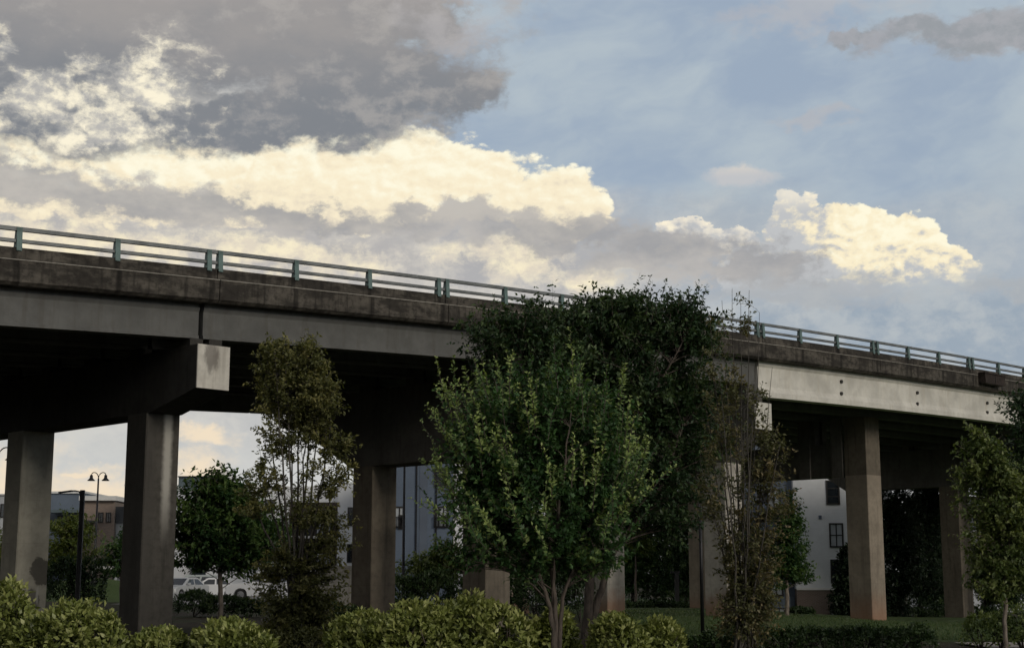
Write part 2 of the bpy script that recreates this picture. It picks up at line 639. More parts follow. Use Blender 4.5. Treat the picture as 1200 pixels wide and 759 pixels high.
def plant(name, label, cat, D, stems, blobs, limbs, twigs, leaves, leaf, mats, base_px=None, group=None, seed=1,
          up=0.45, tw_len=0.5, stem_k=7, ratio=0.5, bare=0.0, out_bias=0.6, droop=0.15, depth=0.85, tip_light=0.5, limb_r=0.012,
          z_off=0.0, crown_name='crown', start=0.3, shoots=None, tint0=0.18, shoot_up=0.75):
    """A tree or tall shrub. stems: polylines [(px, py, radius_m, ddepth)], blobs: (px, py, rx, ry, weight) crown masses at distance D.
    Limbs run from the stems to points in the crown masses, twigs leave the limbs and carry the leaves."""
    r = np.random.default_rng(seed)
    sc = D / FPX / _cp * 1.0
    if base_px is None:
        base_px = stems[0][0][0]
    g0 = GP(base_px, D)
    root = empty(name, g0, 0, label, cat, group)
    lm, bm = mats
    wood = MB()
    nodes = []
    for st in stems:
        pts, rad = [], []
        for i, q in enumerate(st):
            p = P(q[0], q[1], D + (q[3] if len(q) > 3 else 0.0))
            if i == 0 and q[1] > 735:
                p[2] = ground_z(p[0], p[1]) - 0.1
            pts.append(p)
            rad.append(q[2])
        # smooth the polyline
        pts = np.array(pts)
        t = np.linspace(0, len(pts) - 1, max(4, (len(pts) - 1) * 5 + 1))
        i0 = np.clip(t.astype(int), 0, len(pts) - 2)
        f = (t - i0)[:, None]
        pm = np.vstack([2 * pts[0] - pts[1], pts, 2 * pts[-1] - pts[-2]])
        a, b_, c_, d_ = pm[i0], pm[i0 + 1], pm[i0 + 2], pm[i0 + 3]
        sp = 0.5 * ((2 * b_) + (-a + c_) * f + (2 * a - 5 * b_ + 4 * c_ - d_) * f ** 2 + (-a + 3 * b_ - 3 * c_ + d_) * f ** 3)
        sr = np.interp(t, np.arange(len(rad)), rad)
        sp[1:-1] += r.normal(scale=0.012, size=sp[1:-1].shape)
        wood.tube(list(sp - g0), list(sr), stem_k)
        k0 = int(len(sp) * start)
        for p, q in zip(sp[k0:], sr[k0:]):
            nodes.append((p, q))
    NP = np.array([n_[0] for n_ in nodes])
    NR = np.array([n_[1] for n_ in nodes])
    w = np.array([b[4] if len(b) > 4 else b[2] * b[3] for b in blobs], float)
    w /= w.sum()
    Cc, Aa, Nn, Ss, Tt = [], [], [], [], []
    for _ in range(limbs):
        b = blobs[r.choice(len(blobs), p=w)]
        u = rand_unit(1, r)[0] * r.random() ** (1 / 3 * (1 - out_bias * 0.6))
        c = P(b[0], b[1], D)
        rx, ry = b[2] * sc, b[3] * sc
        dd = b[5] if len(b) > 5 else 0.0
        tip = c + np.array([u[0] * rx, u[1] * rx * depth + dd, u[2] * ry])
        dv = tip - NP
        dist = np.linalg.norm(dv, axis=1)
        cost = dist + 2.2 * np.maximum(0, NP[:, 2] - tip[2] + 0.25 * dist)
        k = int(np.argmin(cost * (1 + 0.25 * r.random(len(cost)))))
        A0 = NP[k]
        ln = np.linalg.norm(tip - A0)
        ctl = A0 + (tip - A0) * 0.45 + np.array([0, 0, min(up - 0.35, 0.22) * ln]) + r.normal(scale=0.06 * ln, size=3)
        ts = np.linspace(0, 1, 6)[:, None]
        cur = (1 - ts) ** 2 * A0 + 2 * ts * (1 - ts) * ctl + ts ** 2 * tip
        r0 = min(NR[k] * 0.6, limb_r * (0.6 + 0.5 * ln))
        wood.tube(list(cur - g0), list(np.linspace(r0, 0.004, 6)), 4, cap=False)
        if r.random() < bare:
            continue
        # twigs with leaves
        bt = r.random() ** 1.5 * 0.5
        for j in range(twigs):
            tt = 1.0 if j == 0 else 0.25 + 0.75 * r.random()
            o = (1 - tt) ** 2 * A0 + 2 * tt * (1 - tt) * ctl + tt ** 2 * tip
            tan = 2 * (1 - tt) * (ctl - A0) + 2 * tt * (tip - ctl)
            tan /= np.linalg.norm(tan) + 1e-9
            dr = tan * (1.0 if j == 0 else 0.55) + rand_unit(1, r)[0] * (0.25 if j == 0 else 0.8) + np.array([0, 0, up])
            dr /= np.linalg.norm(dr)
            tl = tw_len * (0.55 + 0.8 * r.random())
            n = max(3, int(leaves * (0.6 + 0.8 * r.random())))
            s_ = r.random(n)
            pos = o + dr * (s_[:, None] * tl) + r.normal(scale=0.03 * tl + 0.012, size=(n, 3))
            pos[:, 2] -= droop * tl * s_ ** 2
            if tl > 0.22 and j % 2 == 0:
                wood.tube([o - g0, o + dr * tl * 0.9 - g0], [0.004, 0.002], 3, cap=False)
            side = rand_unit(n, r)
            side -= (side @ dr)[:, None] * dr * 0.6
            Cc.append(pos)
            Aa.append(side + dr * 0.5 - np.array([0, 0, 0.25]))
            nn = rand_unit(n, r) * 0.8 + np.array([0, 0, 0.9])
            Nn.append(nn)
            Ss.append(leaf * (0.65 + 0.6 * r.random(n)))
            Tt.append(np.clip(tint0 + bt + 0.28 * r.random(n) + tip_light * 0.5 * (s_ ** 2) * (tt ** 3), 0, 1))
    if shoots:                                           # long leafy shoots standing out of the crown
        ns, fx, fy, slen, nl, tlo, thi, region = shoots
        fork = P(fx, fy, D)
        for _ in range(ns):
            b = region[r.integers(len(region))]
            a_ = r.uniform(-1, 1)
            p0 = P(b[0] + a_ * b[2], b[1] + r.uniform(-1, 1) * b[3], D + r.uniform(-1.0, 0.6) * b[4])
            dr = (p0 - fork) / np.linalg.norm(p0 - fork) * 0.8 + np.array([0, 0, shoot_up]) + r.normal(scale=0.12, size=3)
            dr /= np.linalg.norm(dr)
            ln = slen * r.uniform(0.6, 1.35)
            n = int(nl * r.uniform(0.8, 1.2))
            s_ = np.sort(r.random(n))
            bend = np.array([r.normal() * 0.1, r.normal() * 0.1, -0.06]) * ln
            pos = p0 + dr * (s_[:, None] * ln) + bend * (s_[:, None] ** 2) + r.normal(scale=0.012, size=(n, 3))
            wood.tube([p0 - g0, p0 + dr * ln * 0.5 + bend * 0.25 - g0, p0 + dr * ln + bend - g0], [0.007, 0.005, 0.002], 4, cap=False)
            side = rand_unit(n, r)
            side -= (side @ dr)[:, None] * dr * 0.8
            Cc.append(pos)
            Aa.append(side + dr * 0.45)
            Nn.append(rand_unit(n, r) * 0.5 + np.array([0.1, -0.5, 0.8]))
            Ss.append(leaf * (1.05 - 0.45 * s_) * r.uniform(0.8, 1.2, n))
            Tt.append(np.clip(r.uniform(tlo, thi) + 0.25 * s_ + r.normal(scale=0.06, size=n), 0, 1))
    wood.build('trunk', bm, root, smooth=True)
    if Cc:
        Cc, Aa, Nn, Ss, Tt = map(np.concatenate, (Cc, Aa, Nn, Ss, Tt))
        V, F = leaf_arrays(Cc - g0, Aa, Nn, Ss, ratio)
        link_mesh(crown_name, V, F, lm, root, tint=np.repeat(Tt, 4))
    return root


def shrub(name, label, D, masses, n, leaf, mat, stem_mat, seed=1, group=None, cat='shrub', ratio=0.42, depth=1.0, rosette=True, base=None):
    """rounded evergreen shrub: masses (px, top_py, half_width_px) growing from the ground at distance D"""
    r = np.random.default_rng(seed)
    sc = D / FPX / _cp
    g0 = GP(masses[0][0] if base is None else base, D)
    root = empty(name, g0, 0, label, cat, group)
    Cc, Aa, Nn, Ss, Tt = [], [], [], [], []
    areas = np.array([m[2] ** 2 for m in masses], float)
    areas /= areas.sum()
    for m, aw in zip(masses, areas):
        top = P(m[0], m[1], D)
        gz = float(ground_z(top[0], D))
        hw = m[2] * sc
        hh = top[2] - gz
        cz = gz + hh * 0.45
        dd = m[3] if len(m) > 3 else 0.0
        c = np.array([top[0], D + dd, cz])
        k = max(8, int(n * aw / 7))
        u = rand_unit(k, r)
        u[:, 2] = np.where(u[:, 2] < -0.45, -u[:, 2], u[:, 2])
        # lumpy radius
        lump = np.zeros(k)
        for _ in range(6):
            v = rand_unit(1, r)[0]
            lump += 0.10 * np.cos(3.0 * np.arccos(np.clip(u @ v, -1, 1)) + 6.28 * r.random())
        rad = (0.62 + 0.38 * r.random(k) ** 0.5) * (1 + 0.55 * lump)
        tall = r.random(k) < 0.06
        rad = np.where(tall, rad * 1.12, rad)
        pc = c + u * rad[:, None] * np.array([hw, hw * depth, hh * 0.55])
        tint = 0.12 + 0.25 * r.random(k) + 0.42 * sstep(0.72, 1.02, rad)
        for _ in range(7):                              # a rosette of leaves round each shoot tip
            ax = u * 0.55 + rand_unit(k, r) * 0.8 + np.array([0, 0, 0.35])
            Cc.append(pc + r.normal(scale=leaf * 0.35, size=(k, 3)))
            Aa.append(ax)
            Nn.append(u * 0.7 + rand_unit(k, r) * 0.5 + np.array([0, 0, 0.5]))
            Ss.append(leaf * (0.6 + 0.7 * r.random(k)))
            Tt.append(np.clip(tint + 0.22 * (r.random(k) - 0.5), 0, 1))
    Cc, Aa, Nn, Ss, Tt = map(np.concatenate, (Cc, Aa, Nn, Ss, Tt))
    keep = Cc[:, 2] > ground_z(Cc[:, 0], Cc[:, 1]) + 0.02
    V, F = leaf_arrays((Cc - g0)[keep], Aa[keep], Nn[keep], Ss[keep], ratio, 0.25)
    wood = MB()
    for m in masses:
        top = P(m[0], m[1], D)
        for _ in range(5):
            e = np.array([top[0] + r.normal() * m[2] * sc * 0.4, D + r.normal() * 0.25, g0[2] + (top[2] - g0[2]) * 0.75])
            b0 = np.array([top[0] + r.uniform(-1, 1) * 0.012, D + r.uniform(-1, 1) * 0.012, float(ground_z(top[0], D)) - 0.03])
            wood.tube([b0 - g0, (b0 * 0.5 + e * 0.5) + r.normal(scale=0.04, size=3) - g0, e - g0], [0.022, 0.015, 0.007], 5, cap=False)
    bases = sorted(P(m[0], m[1], D)[0] for m in masses)
    if len(bases) > 1:                                   # creeping rootstock that joins the stems
        wood.tube([np.array([x, D, float(ground_z(x, D)) - 0.01]) - g0 for x in bases], 0.03, 5)
    wood.build('stem', stem_mat, root, smooth=True)
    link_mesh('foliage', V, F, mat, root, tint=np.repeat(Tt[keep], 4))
    return root

# ================================================================== setting
def grid_sheet(name, xs, ys, off, mat, kind='structure'):
    X, Y = np.meshgrid(xs, ys)
    Z = ground_z(X, Y) + off
    V = np.stack([X, Y, Z], -1).reshape(-1, 3)
    nx, ny = len(xs), len(ys)
    i = np.arange((ny - 1) * (nx - 1))
    a = (i // (nx - 1)) * nx + i % (nx - 1)
    F = np.stack([a, a + 1, a + 1 + nx, a + nx], 1)
    o = link_mesh(name, V, F, mat, smooth=True)
    o['kind'] = kind
    return o


def ground_mat(name, c1, c2, c3, s1=0.25, s2=9.0, rough=0.95):
    m, h, b, _ = new_mat(name)
    co = obj_co(h)
    n1 = h.noise(co, s1, 6, 0.6)
    n2 = h.noise(co, s2, 6, 0.65)
    c = h.mix(h.step(n1, 0.38, 0.62), c1, c2)
    c = h.mix(h.mul(h.step(n2, 0.4, 0.7), 0.6), c, c3)
    h.put(b.inputs['Base Color'], c)
    h.put(b.inputs['Roughness'], rough)
    h.put(b.inputs['Specular IOR Level'], 0.15)
    bump(h, b, n2, 0.7, 0.05)
    return m


M_ground = ground_mat('soil and rough grass', (0.045, 0.036, 0.026), (0.035, 0.045, 0.018), (0.06, 0.05, 0.035))
M_lawn = ground_mat('mown lawn', (0.050, 0.090, 0.026), (0.068, 0.112, 0.034), (0.085, 0.070, 0.040), 0.35, 14.0)
M_asph = ground_mat('pale worn asphalt', (0.23, 0.225, 0.22), (0.30, 0.295, 0.285), (0.18, 0.18, 0.175), 0.3, 5.0, 0.85)
M_path = ground_mat('pavement concrete', (0.34, 0.31, 0.28), (0.40, 0.37, 0.33), (0.26, 0.24, 0.22), 0.5, 8.0, 0.9)

far = [150, 320, 700, 1500, 3200]
xs = np.array([-v for v in far[::-1]] + list(np.linspace(-70, 70, 113)) + far)
ys = np.array([-3200, -1000, -300, -80, -20] + list(np.linspace(0, 140, 113)) + [170, 230, 340, 600, 1200, 3200])
grid_sheet('ground', xs, ys, 0.0, M_ground)
grid_sheet('lawn', np.linspace(2.6, 62, 60), np.linspace(37.5, 112, 60), 0.006, M_lawn)
grid_sheet('grass_bank', np.linspace(-36, -23.2, 30), np.linspace(90, 106, 30), 0.012, M_lawn)
grid_sheet('parking_lot', np.linspace(-23.0, 6, 30), np.linspace(86, 126, 30), 0.03, M_asph)
pv = grid_sheet('pavement', np.linspace(10.6, 40, 30), np.linspace(33.4, 36.2, 4), 0.05, M_path)

# painted bay lines on the parking lot
M_line = plain('worn line paint', (0.62, 0.62, 0.58), 0.8, 0, 0.2, 6)
for i in range(6):
    x = -20.5 + i * 3.0
    mb = MB().box(x, x + 0.11, 92.0, 97.0, 0, 0.004)
    o = mb.build('bay_marking', M_line)
    for v in o.data.vertices:
        v.co.z += float(ground_z(v.co.x, v.co.y)) + 0.05
    tag(o, kind='structure')

# grass blades on the part of the lawn that shows
def grass_blades():
    r = np.random.default_rng(3)
    n = 42000
    x = 3.0 + r.random(n) * 20
    y = 38 + r.random(n) ** 1.3 * 30
    z = ground_z(x, y)
    C = np.stack([x, y, z], 1)
    A = rand_unit(n, r) * 0.5 + np.array([0, 0, 1.0])
    V, F = leaf_arrays(C, A, rand_unit(n, r), 0.05 + 0.07 * r.random(n), 0.14, 0.0)
    m = leaf_mat('grass blade', (0.036, 0.068, 0.018), (0.060, 0.105, 0.030), (0.11, 0.13, 0.05), 0.2)
    o = link_mesh('grass', V, F, m, tint=np.repeat(r.random(n), 4))
    tag(o, 'short green grass of the lawn beside the bridge columns', 'grass', kind='stuff')


grass_blades()

# =================================================================== bridge
ANG = math.radians(45.2)
BO = np.array([-7.97227, 38.5, 0.0])
BD = np.array([math.sin(ANG), math.cos(ANG), 0])
BI = np.array([-math.cos(ANG), math.sin(ANG), 0])
BL = 8.2435                                              # parapet joint spacing


def zr(s):                                               # top of the rail
    return EYE + 8.628 + 0.05251 * s - 0.00045022 * s * s


def on_y(px, py, yl):                                    # pixel on the bridge plane at inset yl -> (s, z)
    r = ray(px, py)
    k = (BO @ BI + yl) / (r @ BI)
    q = r * k
    return float((q - BO) @ BD), float(q[2] + EYE)


def on_s(px, py, s):                                     # pixel on the cross plane at station s -> (inset, z)
    r = ray(px, py)
    k = (BO @ BD + s) / (r @ BD)
    q = r * k
    return float((q - BO) @ BI), float(q[2] + EYE)


bridge = empty('highway_bridge', BO, math.pi / 2 - ANG,
               'long concrete road bridge with green metal railing rising across the picture', 'bridge')

grey_dark = (0.060, 0.056, 0.050)
M_parapet = concrete('weathered parapet concrete', (0.125, 0.112, 0.094), (0.018, 0.016, 0.014), 0.8, 0.8, macro=0.8, post_stains=(BL, 0, 0))
M_deck = concrete('deck concrete', (0.09, 0.088, 0.083), (0.045, 0.043, 0.04), 0.3, 0.4)
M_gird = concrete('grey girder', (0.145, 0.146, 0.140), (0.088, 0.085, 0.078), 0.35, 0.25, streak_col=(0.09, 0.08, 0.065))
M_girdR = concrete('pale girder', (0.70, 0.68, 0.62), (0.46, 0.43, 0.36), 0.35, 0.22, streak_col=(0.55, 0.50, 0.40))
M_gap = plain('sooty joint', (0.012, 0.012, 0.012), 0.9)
M_capA = concrete('lit cap end concrete with streaks', (0.70, 0.68, 0.61), (0.34, 0.31, 0.26), 0.5, 0.25)  # pale tone puts the light on the cap end into the colour
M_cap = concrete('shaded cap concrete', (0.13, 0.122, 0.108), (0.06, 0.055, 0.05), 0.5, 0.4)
M_teal = plain('weathered green rail paint', (0.120, 0.180, 0.170), 0.5, 0.2, 0.3, 4.0)
M_rail = plain('dull aluminium rail', (0.22, 0.23, 0.225), 0.45, 0.55, 0.25, 2.0)
M_rust = plain('rusty brown box steel', (0.034, 0.024, 0.019), 0.8, 0.2, 0.5, 6.0, 0.3)
M_bolt = plain('dark bolt', (0.035, 0.033, 0.03), 0.7)

S0, S1 = -24.0, 74.0


def stations(a, b, step=2.0):
    n = max(2, int(math.ceil((b - a) / step)) + 1)
    return [(s, zr(s)) for s in np.linspace(a, b, n)]


# deck slab, built between the joints over the piers
SA, SB, SC, SE, SF = 0.155, 24.74, 12.45, 36.9, 54.0
W = 16.6
deck = MB().sweep([(0.43, -1.455), (0.43, -1.20), (W - 0.43, -1.20), (W - 0.43, -1.455)], stations(S0, S1)).build('deck_slab', M_deck, bridge)

prof = [(0.14, -0.52), (0.425, -0.52), (0.425, -1.46), (0.10, -1.46), (0.0, -1.38), (0.0, -0.86), (0.14, -0.86)]
M_ledge = concrete('pale ledge concrete', (0.36, 0.34, 0.30), (0.14, 0.13, 0.11), 0.5, 0.6)  # ledge strip in a paler concrete tone
k = -3
while k * BL < S1 - BL:
    a, b = k * BL + 0.25, (k + 1) * BL + 0.25
    MB().sweep(prof, stations(a + 0.014, b - 0.014, 1.4)).build('parapet_panel', M_parapet, bridge)
    MB().sweep([(-0.02, -0.858), (0.138, -0.858), (0.138, -0.825), (-0.02, -0.835)], stations(a + 0.014, b - 0.014, 1.4)).build('ledge', M_ledge, bridge)
    MB().sweep([(W - p[0], p[1]) for p in prof[::-1]], stations(a + 0.014, b - 0.014, 2.8)).build('parapet_panel', M_parapet, bridge)
    # rails of this bay run, both sides
    for y0 in (0.16, W - 0.27):
        for dz0, dz1 in ((-0.10, 0.0), (-0.385, -0.30)):
            r_ = [(y0, dz0), (y0, dz1 - 0.015), (y0 + 0.02, dz1), (y0 + 0.09, dz1), (y0 + 0.11, dz1 - 0.015), (y0 + 0.11, dz0)]
            MB().sweep(r_, stations(a - 0.02, b + 0.02 - 0.03, 1.4)).build('rail', M_rail, bridge)
    k += 1

post_proto = None
for side in (0, 1):
    s_list = []
    for k in range(-3, 8):
        s0 = k * BL
        s_list += [s0 - 0.02, s0 + 0.33, s0 + BL / 3 + 0.1, s0 + 2 * BL / 3]
    for s in s_list:
        if post_proto is None:
            mb = MB()
            mb.sweep([(0.10, -0.535), (0.30, -0.535), (0.25, -0.02), (0.14, -0.02)], [(-0.075, 0), (-0.055, 0)])
            mb.sweep([(0.10, -0.535), (0.30, -0.535), (0.25, -0.02), (0.14, -0.02)], [(0.055, 0), (0.075, 0)])
            mb.sweep([(0.10, -0.60), (0.118, -0.60), (0.150, -0.02), (0.132, -0.02)], [(-0.09, 0), (0.09, 0)])
            mb.box(-0.11, 0.11, 0.125, 0.36, -0.522, -0.497)
            post_proto = mb.build('rail_post', M_teal, bridge)
            o = post_proto
        else:
            o = post_proto.copy()
            COL.objects.link(o)
            o.parent = bridge
        o.location = (s, 0, zr(s)) if side == 0 else (s, W, zr(s))
        o.scale = (0.78, 1, 1)
        if side:
            o.rotation_euler = (0, 0, math.pi)

# girders
gy = [0.66, 3.2, 5.75, 8.3, 10.85, 13.4, W - 0.66]
zb = lambda dep: -1.465 - dep


def i_profile(y, depth, tf, web, bf):
    t, bo = -1.465, -1.465 - depth
    q = [(tf, t), (tf, t - 0.13), (web, t - 0.21), (web, bo + 0.42 if depth > 1.1 else bo + 0.10), (bf, bo + 0.20 if depth > 1.1 else bo + 0.07), (bf, bo)]
    return [(y - a, z) for a, z in q] + [(y + a, z) for a, z in q[::-1]]


spans = [(-24.0, SA - 12.6, 0), (SA - 12.5, SA - 0.22, 0), (SA - 0.08, SC - 0.06, 0), (SC + 0.06, SB + 0.14, 0), (SB + 0.34, S1, 1)]
for a, b, deep in spans:
    for i, y in enumerate(gy):
        dep = 1.385 if deep else (1.33 if i == len(gy) - 1 else 0.93)
        if deep:
            pr = i_profile(y, dep, 0.24, 0.17, 0.26)
        else:
            pr = i_profile(y, dep, 0.22, 0.175, 0.21)
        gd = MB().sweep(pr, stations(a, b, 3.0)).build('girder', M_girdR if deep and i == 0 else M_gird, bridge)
        if deep and i == 0:
            for px, pys in ((986, (447, 461)), (1075, (460, 473)), (1157, (472, 483))):
                for py in pys:
                    s_, z_ = on_y(px, py, y - 0.2)
                    MB().lathe([(0.001, -0.04), (0.075, -0.04), (0.075, 0.03), (0.05, 0.05), (0.001, 0.05)], (s_, y - 0.20, z_), 10, 'y').build('bolt', M_bolt, gd)
    n_d = 3 if not deep else 7
    for s in np.linspace(a + 0.6, b - 0.6, n_d):
        for y0, y1 in zip(gy[:-1], gy[1:]):
            MB().box(s - 0.12, s + 0.12, y0 + 0.17, y1 - 0.17, zr(s) - 2.15, zr(s) - 1.5).build('cross_beam', M_deck, bridge)


# piers: cap with tapered ends, columns, bearing blocks
def pier(s, z_top, z_end, z_bot, cols, w_cap, w_col, y0, y1, taper, mcap, mcols, deep_l, deep_r, mend=None):
    prof_ = [(y0, z_top), (y1, z_top), (y1, z_end), (y1 - taper, z_bot), (y0 + taper, z_bot), (y0, z_end)]
    cap = MB()
    cap.sweep(prof_, [(s - w_cap / 2, 0), (s + w_cap / 2, 0)])
    co = cap.build('pier_cap', mcap, bridge)
    if mend:                                             # thin added slab, paler to paint light on the cap end
        MB().box(s - w_cap / 2, s + w_cap / 2, y0 - 0.06, y0 - 0.001, z_end, z_top, 0.012).build('lit_end_face', mend, co)
    for i, y in enumerate(cols):
        h_ = w_col / 2
        MB().box(s - h_, s + h_, y - h_, y + h_, -1.2, z_bot + 0.004, 0.03).build('column', mcols[i], co)
    for i, y in enumerate(gy):
        if not (y0 - 0.1 < y < y1 + 0.1):
            continue
        for side, deep in ((-1, deep_l), (1, deep_r)):
            dep = 1.385 if deep else (1.33 if i == len(gy) - 1 else 0.93)
            zg = zr(s + side * 0.3) - 1.465 - dep
            if zg > z_top + 0.01:
                MB().box(s + side * 0.30 - 0.2, s + side * 0.30 + 0.2, y - 0.24, y + 0.24, z_top + 0.002, zg - 0.004).build('bearing_block', mcap, co)
    return co


def graffiti(h, co, s, c, n2):
    for (px, py, rx, rz, col, k) in ((48, 670, 0.34, 0.42, (0.085, 0.08, 0.07), 0.85), (39, 702, 0.24, 0.30, (0.09, 0.085, 0.075), 0.7)):
        s0, z0 = on_y(px, py, 10.0 - 0.52)
        v = h.vm('MULTIPLY_ADD', co, (1 / rx, 0, 1 / rz), (-s0 / rx, 0, -z0 / rz))
        e = h.add(h.vm('LENGTH', v, out=1), h.mul(h.sub(h.noise(co, 2.6, 6, 0.7), 0.5), 2.0))
        c = h.mix(h.mul(h.step(e, 1.12, 0.85), k), c, col)
    s0, z0 = on_y(51, 697, 10.0 - 0.52)
    drip = h.noise(h.vm('MULTIPLY', co, (9.0, 0.0, 0.5)), 1.0, 2, 0.5)
    v = h.vm('MULTIPLY_ADD', co, (1 / 0.30, 0, 1 / 0.42), (-s0 / 0.30, 0, -z0 / 0.42))
    win = h.step(h.vm('LENGTH', v, out=1), 1.0, 0.8)
    return h.mix(h.mul(win, h.step(drip, 0.5, 0.6, 0.0, 0.75)), c, (0.52, 0.51, 0.48))


def water_streak(h, co, s, c, n2):
    s0, z0 = on_y(195, 560, 2.9 - 0.52)
    dx = h.m('ABSOLUTE', h.sub(s[0], s0))
    wob = h.mad(h.sub(n2, 0.5), 0.10, dx)
    lo_ = h.step(s[2], 2.2, 4.2)
    c = h.mix(h.mul(h.step(wob, 0.30, 0.42), 0.5), c, (0.07, 0.065, 0.058))
    return h.mix(h.mul(h.mul(h.step(wob, 0.20, 0.04), lo_), 0.85), c, (0.50, 0.48, 0.43))


def cap_run(h, co, s, c, n2):
    s0, z0 = on_y(249, 418, 0.0)
    v = h.vm('MULTIPLY_ADD', co, (1 / 0.22, 0.0, 1 / 0.45), (-s0 / 0.22, 0.0, -z0 / 0.45))
    e = h.add(h.vm('LENGTH', v, out=1), h.mul(h.sub(h.noise(h.vm('MULTIPLY', co, (1.0, 1.0, 0.4)), 4.0, 6, 0.7), 0.5), 2.6))
    return h.mix(h.mul(h.step(e, 1.3, 0.5), 0.65), c, (0.11, 0.095, 0.085))


clay = (0.30, 0.16, 0.09)
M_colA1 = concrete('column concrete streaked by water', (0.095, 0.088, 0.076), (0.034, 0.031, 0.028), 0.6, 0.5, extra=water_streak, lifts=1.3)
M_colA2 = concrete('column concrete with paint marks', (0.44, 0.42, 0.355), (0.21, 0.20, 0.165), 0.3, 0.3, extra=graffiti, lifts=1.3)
M_colB = concrete('pale column concrete with clay splashes', (0.46, 0.43, 0.38), (0.20, 0.18, 0.15), 0.4, 0.35, clay=(0.2, 1.3, clay), lifts=1.3)
M_colC = concrete('brown stained column concrete', (0.17, 0.145, 0.112), (0.065, 0.056, 0.046), 0.55, 0.4, lifts=1.3)
M_colE = concrete('column concrete with reddish foot', (0.30, 0.255, 0.20), (0.14, 0.115, 0.09), 0.4, 0.35, clay=(-0.7, 1.2, (0.30, 0.15, 0.085)), lifts=1.3)
M_capA2 = concrete('lit cap end concrete with water run', (0.68, 0.65, 0.58), (0.36, 0.33, 0.28), 0.5, 0.25, extra=cap_run)  # brown water run over a base made pale for light on the end
M_capShade = concrete('cap concrete darkened for shade', (0.055, 0.052, 0.047), (0.026, 0.024, 0.022), 0.5, 0.4)  # same cap, body colour darkened to stand for shade under the deck

pier(SA, EYE + 6.02, EYE + 4.86, EYE + 4.38, [2.9, 10.0], 1.0, 1.04, 0.08, W - 0.1, 2.2, M_capShade, [M_colA1, M_colA2], 0, 0, M_capA2)
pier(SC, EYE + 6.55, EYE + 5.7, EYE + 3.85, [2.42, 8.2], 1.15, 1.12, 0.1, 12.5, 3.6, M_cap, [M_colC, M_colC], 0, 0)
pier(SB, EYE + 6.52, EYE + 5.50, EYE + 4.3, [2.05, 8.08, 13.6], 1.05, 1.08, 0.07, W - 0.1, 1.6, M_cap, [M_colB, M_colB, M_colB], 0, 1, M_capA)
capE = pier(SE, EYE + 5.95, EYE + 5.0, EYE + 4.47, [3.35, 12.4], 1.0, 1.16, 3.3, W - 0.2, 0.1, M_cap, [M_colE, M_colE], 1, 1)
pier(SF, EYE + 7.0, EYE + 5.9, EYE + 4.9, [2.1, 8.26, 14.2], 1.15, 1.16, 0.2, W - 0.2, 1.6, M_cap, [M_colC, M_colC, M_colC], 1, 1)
pier(SA - 12.55, EYE + 5.3, EYE + 4.2, EYE + 3.7, [2.9, 10.0], 1.15, 1.12, 0.02, W - 0.1, 2.2, M_cap, [M_colC, M_colC], 0, 0)
MB().box(SE - 0.578, SE + 0.578, 3.35 - 0.578, 3.35 + 0.578, EYE + 4.476, zr(SE) - 2.87, 0.03).build('pilaster', M_colC, capE)
for px in (942, 980):                               # pilasters on the face of the cap
    yy, _ = on_s(px, 538, SE - 0.62)
    MB().box(SE - 0.60, SE - 0.503, yy - 0.3, yy + 0.3, EYE + 4.40, zr(SE) - 2.86).build('pilaster', M_cap, capE)

# rusty junction box fixed to the parapet
s_, z_ = on_y(1158, 445, 0.0)
bx = MB().box(s_ - 0.95, s_ + 0.95, -0.36, 0.004, z_ - 0.24, z_ + 0.20)
bx.box(s_ - 1.0, s_ + 1.0, -0.40, -0.03, z_ + 0.20, z_ + 0.25)
jb = bx.build('junction_box', M_rust, bridge)
MB().box(s_ - 0.02, s_ + 0.02, -0.375, -0.361, z_ - 0.2, z_ + 0.17).build('lid_seam', M_gap, jb)
# downpipe under the near girder
dp0, dz_ = on_y(367, 420, 1.6)
MB().tube([(dp0, 1.6, zr(dp0) - 1.5), (dp0, 1.6, zr(dp0) - 2.9), (dp0 + 0.05, 1.75, zr(dp0) - 3.4)], 0.07, 8).build('drain_pipe', M_gap, bridge)

# ================================================================ buildings
M_white = plain('white lap siding', (0.74, 0.76, 0.78), 0.7, 0, 0.06, 0.6)
M_slate = plain('slate blue cladding', (0.10, 0.125, 0.165), 0.6, 0, 0.10, 0.5)
M_slate2 = plain('blue grey panel', (0.13, 0.165, 0.215), 0.55, 0, 0.08, 0.5)
M_charc = plain('charcoal cladding', (0.055, 0.062, 0.07), 0.6, 0, 0.1, 0.5)
M_teald = plain('dark teal metal', (0.10, 0.135, 0.15), 0.55, 0, 0.1, 0.5)
M_pale = plain('pale grey render', (0.46, 0.48, 0.50), 0.75, 0, 0.07, 0.5)
M_trim = plain('white trim', (0.72, 0.72, 0.70), 0.6, 0, 0.05)
M_black = plain('black metal', (0.012, 0.012, 0.014), 0.45, 0.3, 0.2)
M_frame = plain('dark bronze frame', (0.03, 0.028, 0.026), 0.5, 0.3)
M_glass = glass_mat('dark window glass', (0.02, 0.025, 0.03))
M_blind = glass_mat('window with pale blinds', (0.42, 0.45, 0.47), 0.2)
M_wood = plain('dark brown boards', (0.05, 0.038, 0.03), 0.7, 0, 0.2, 2)


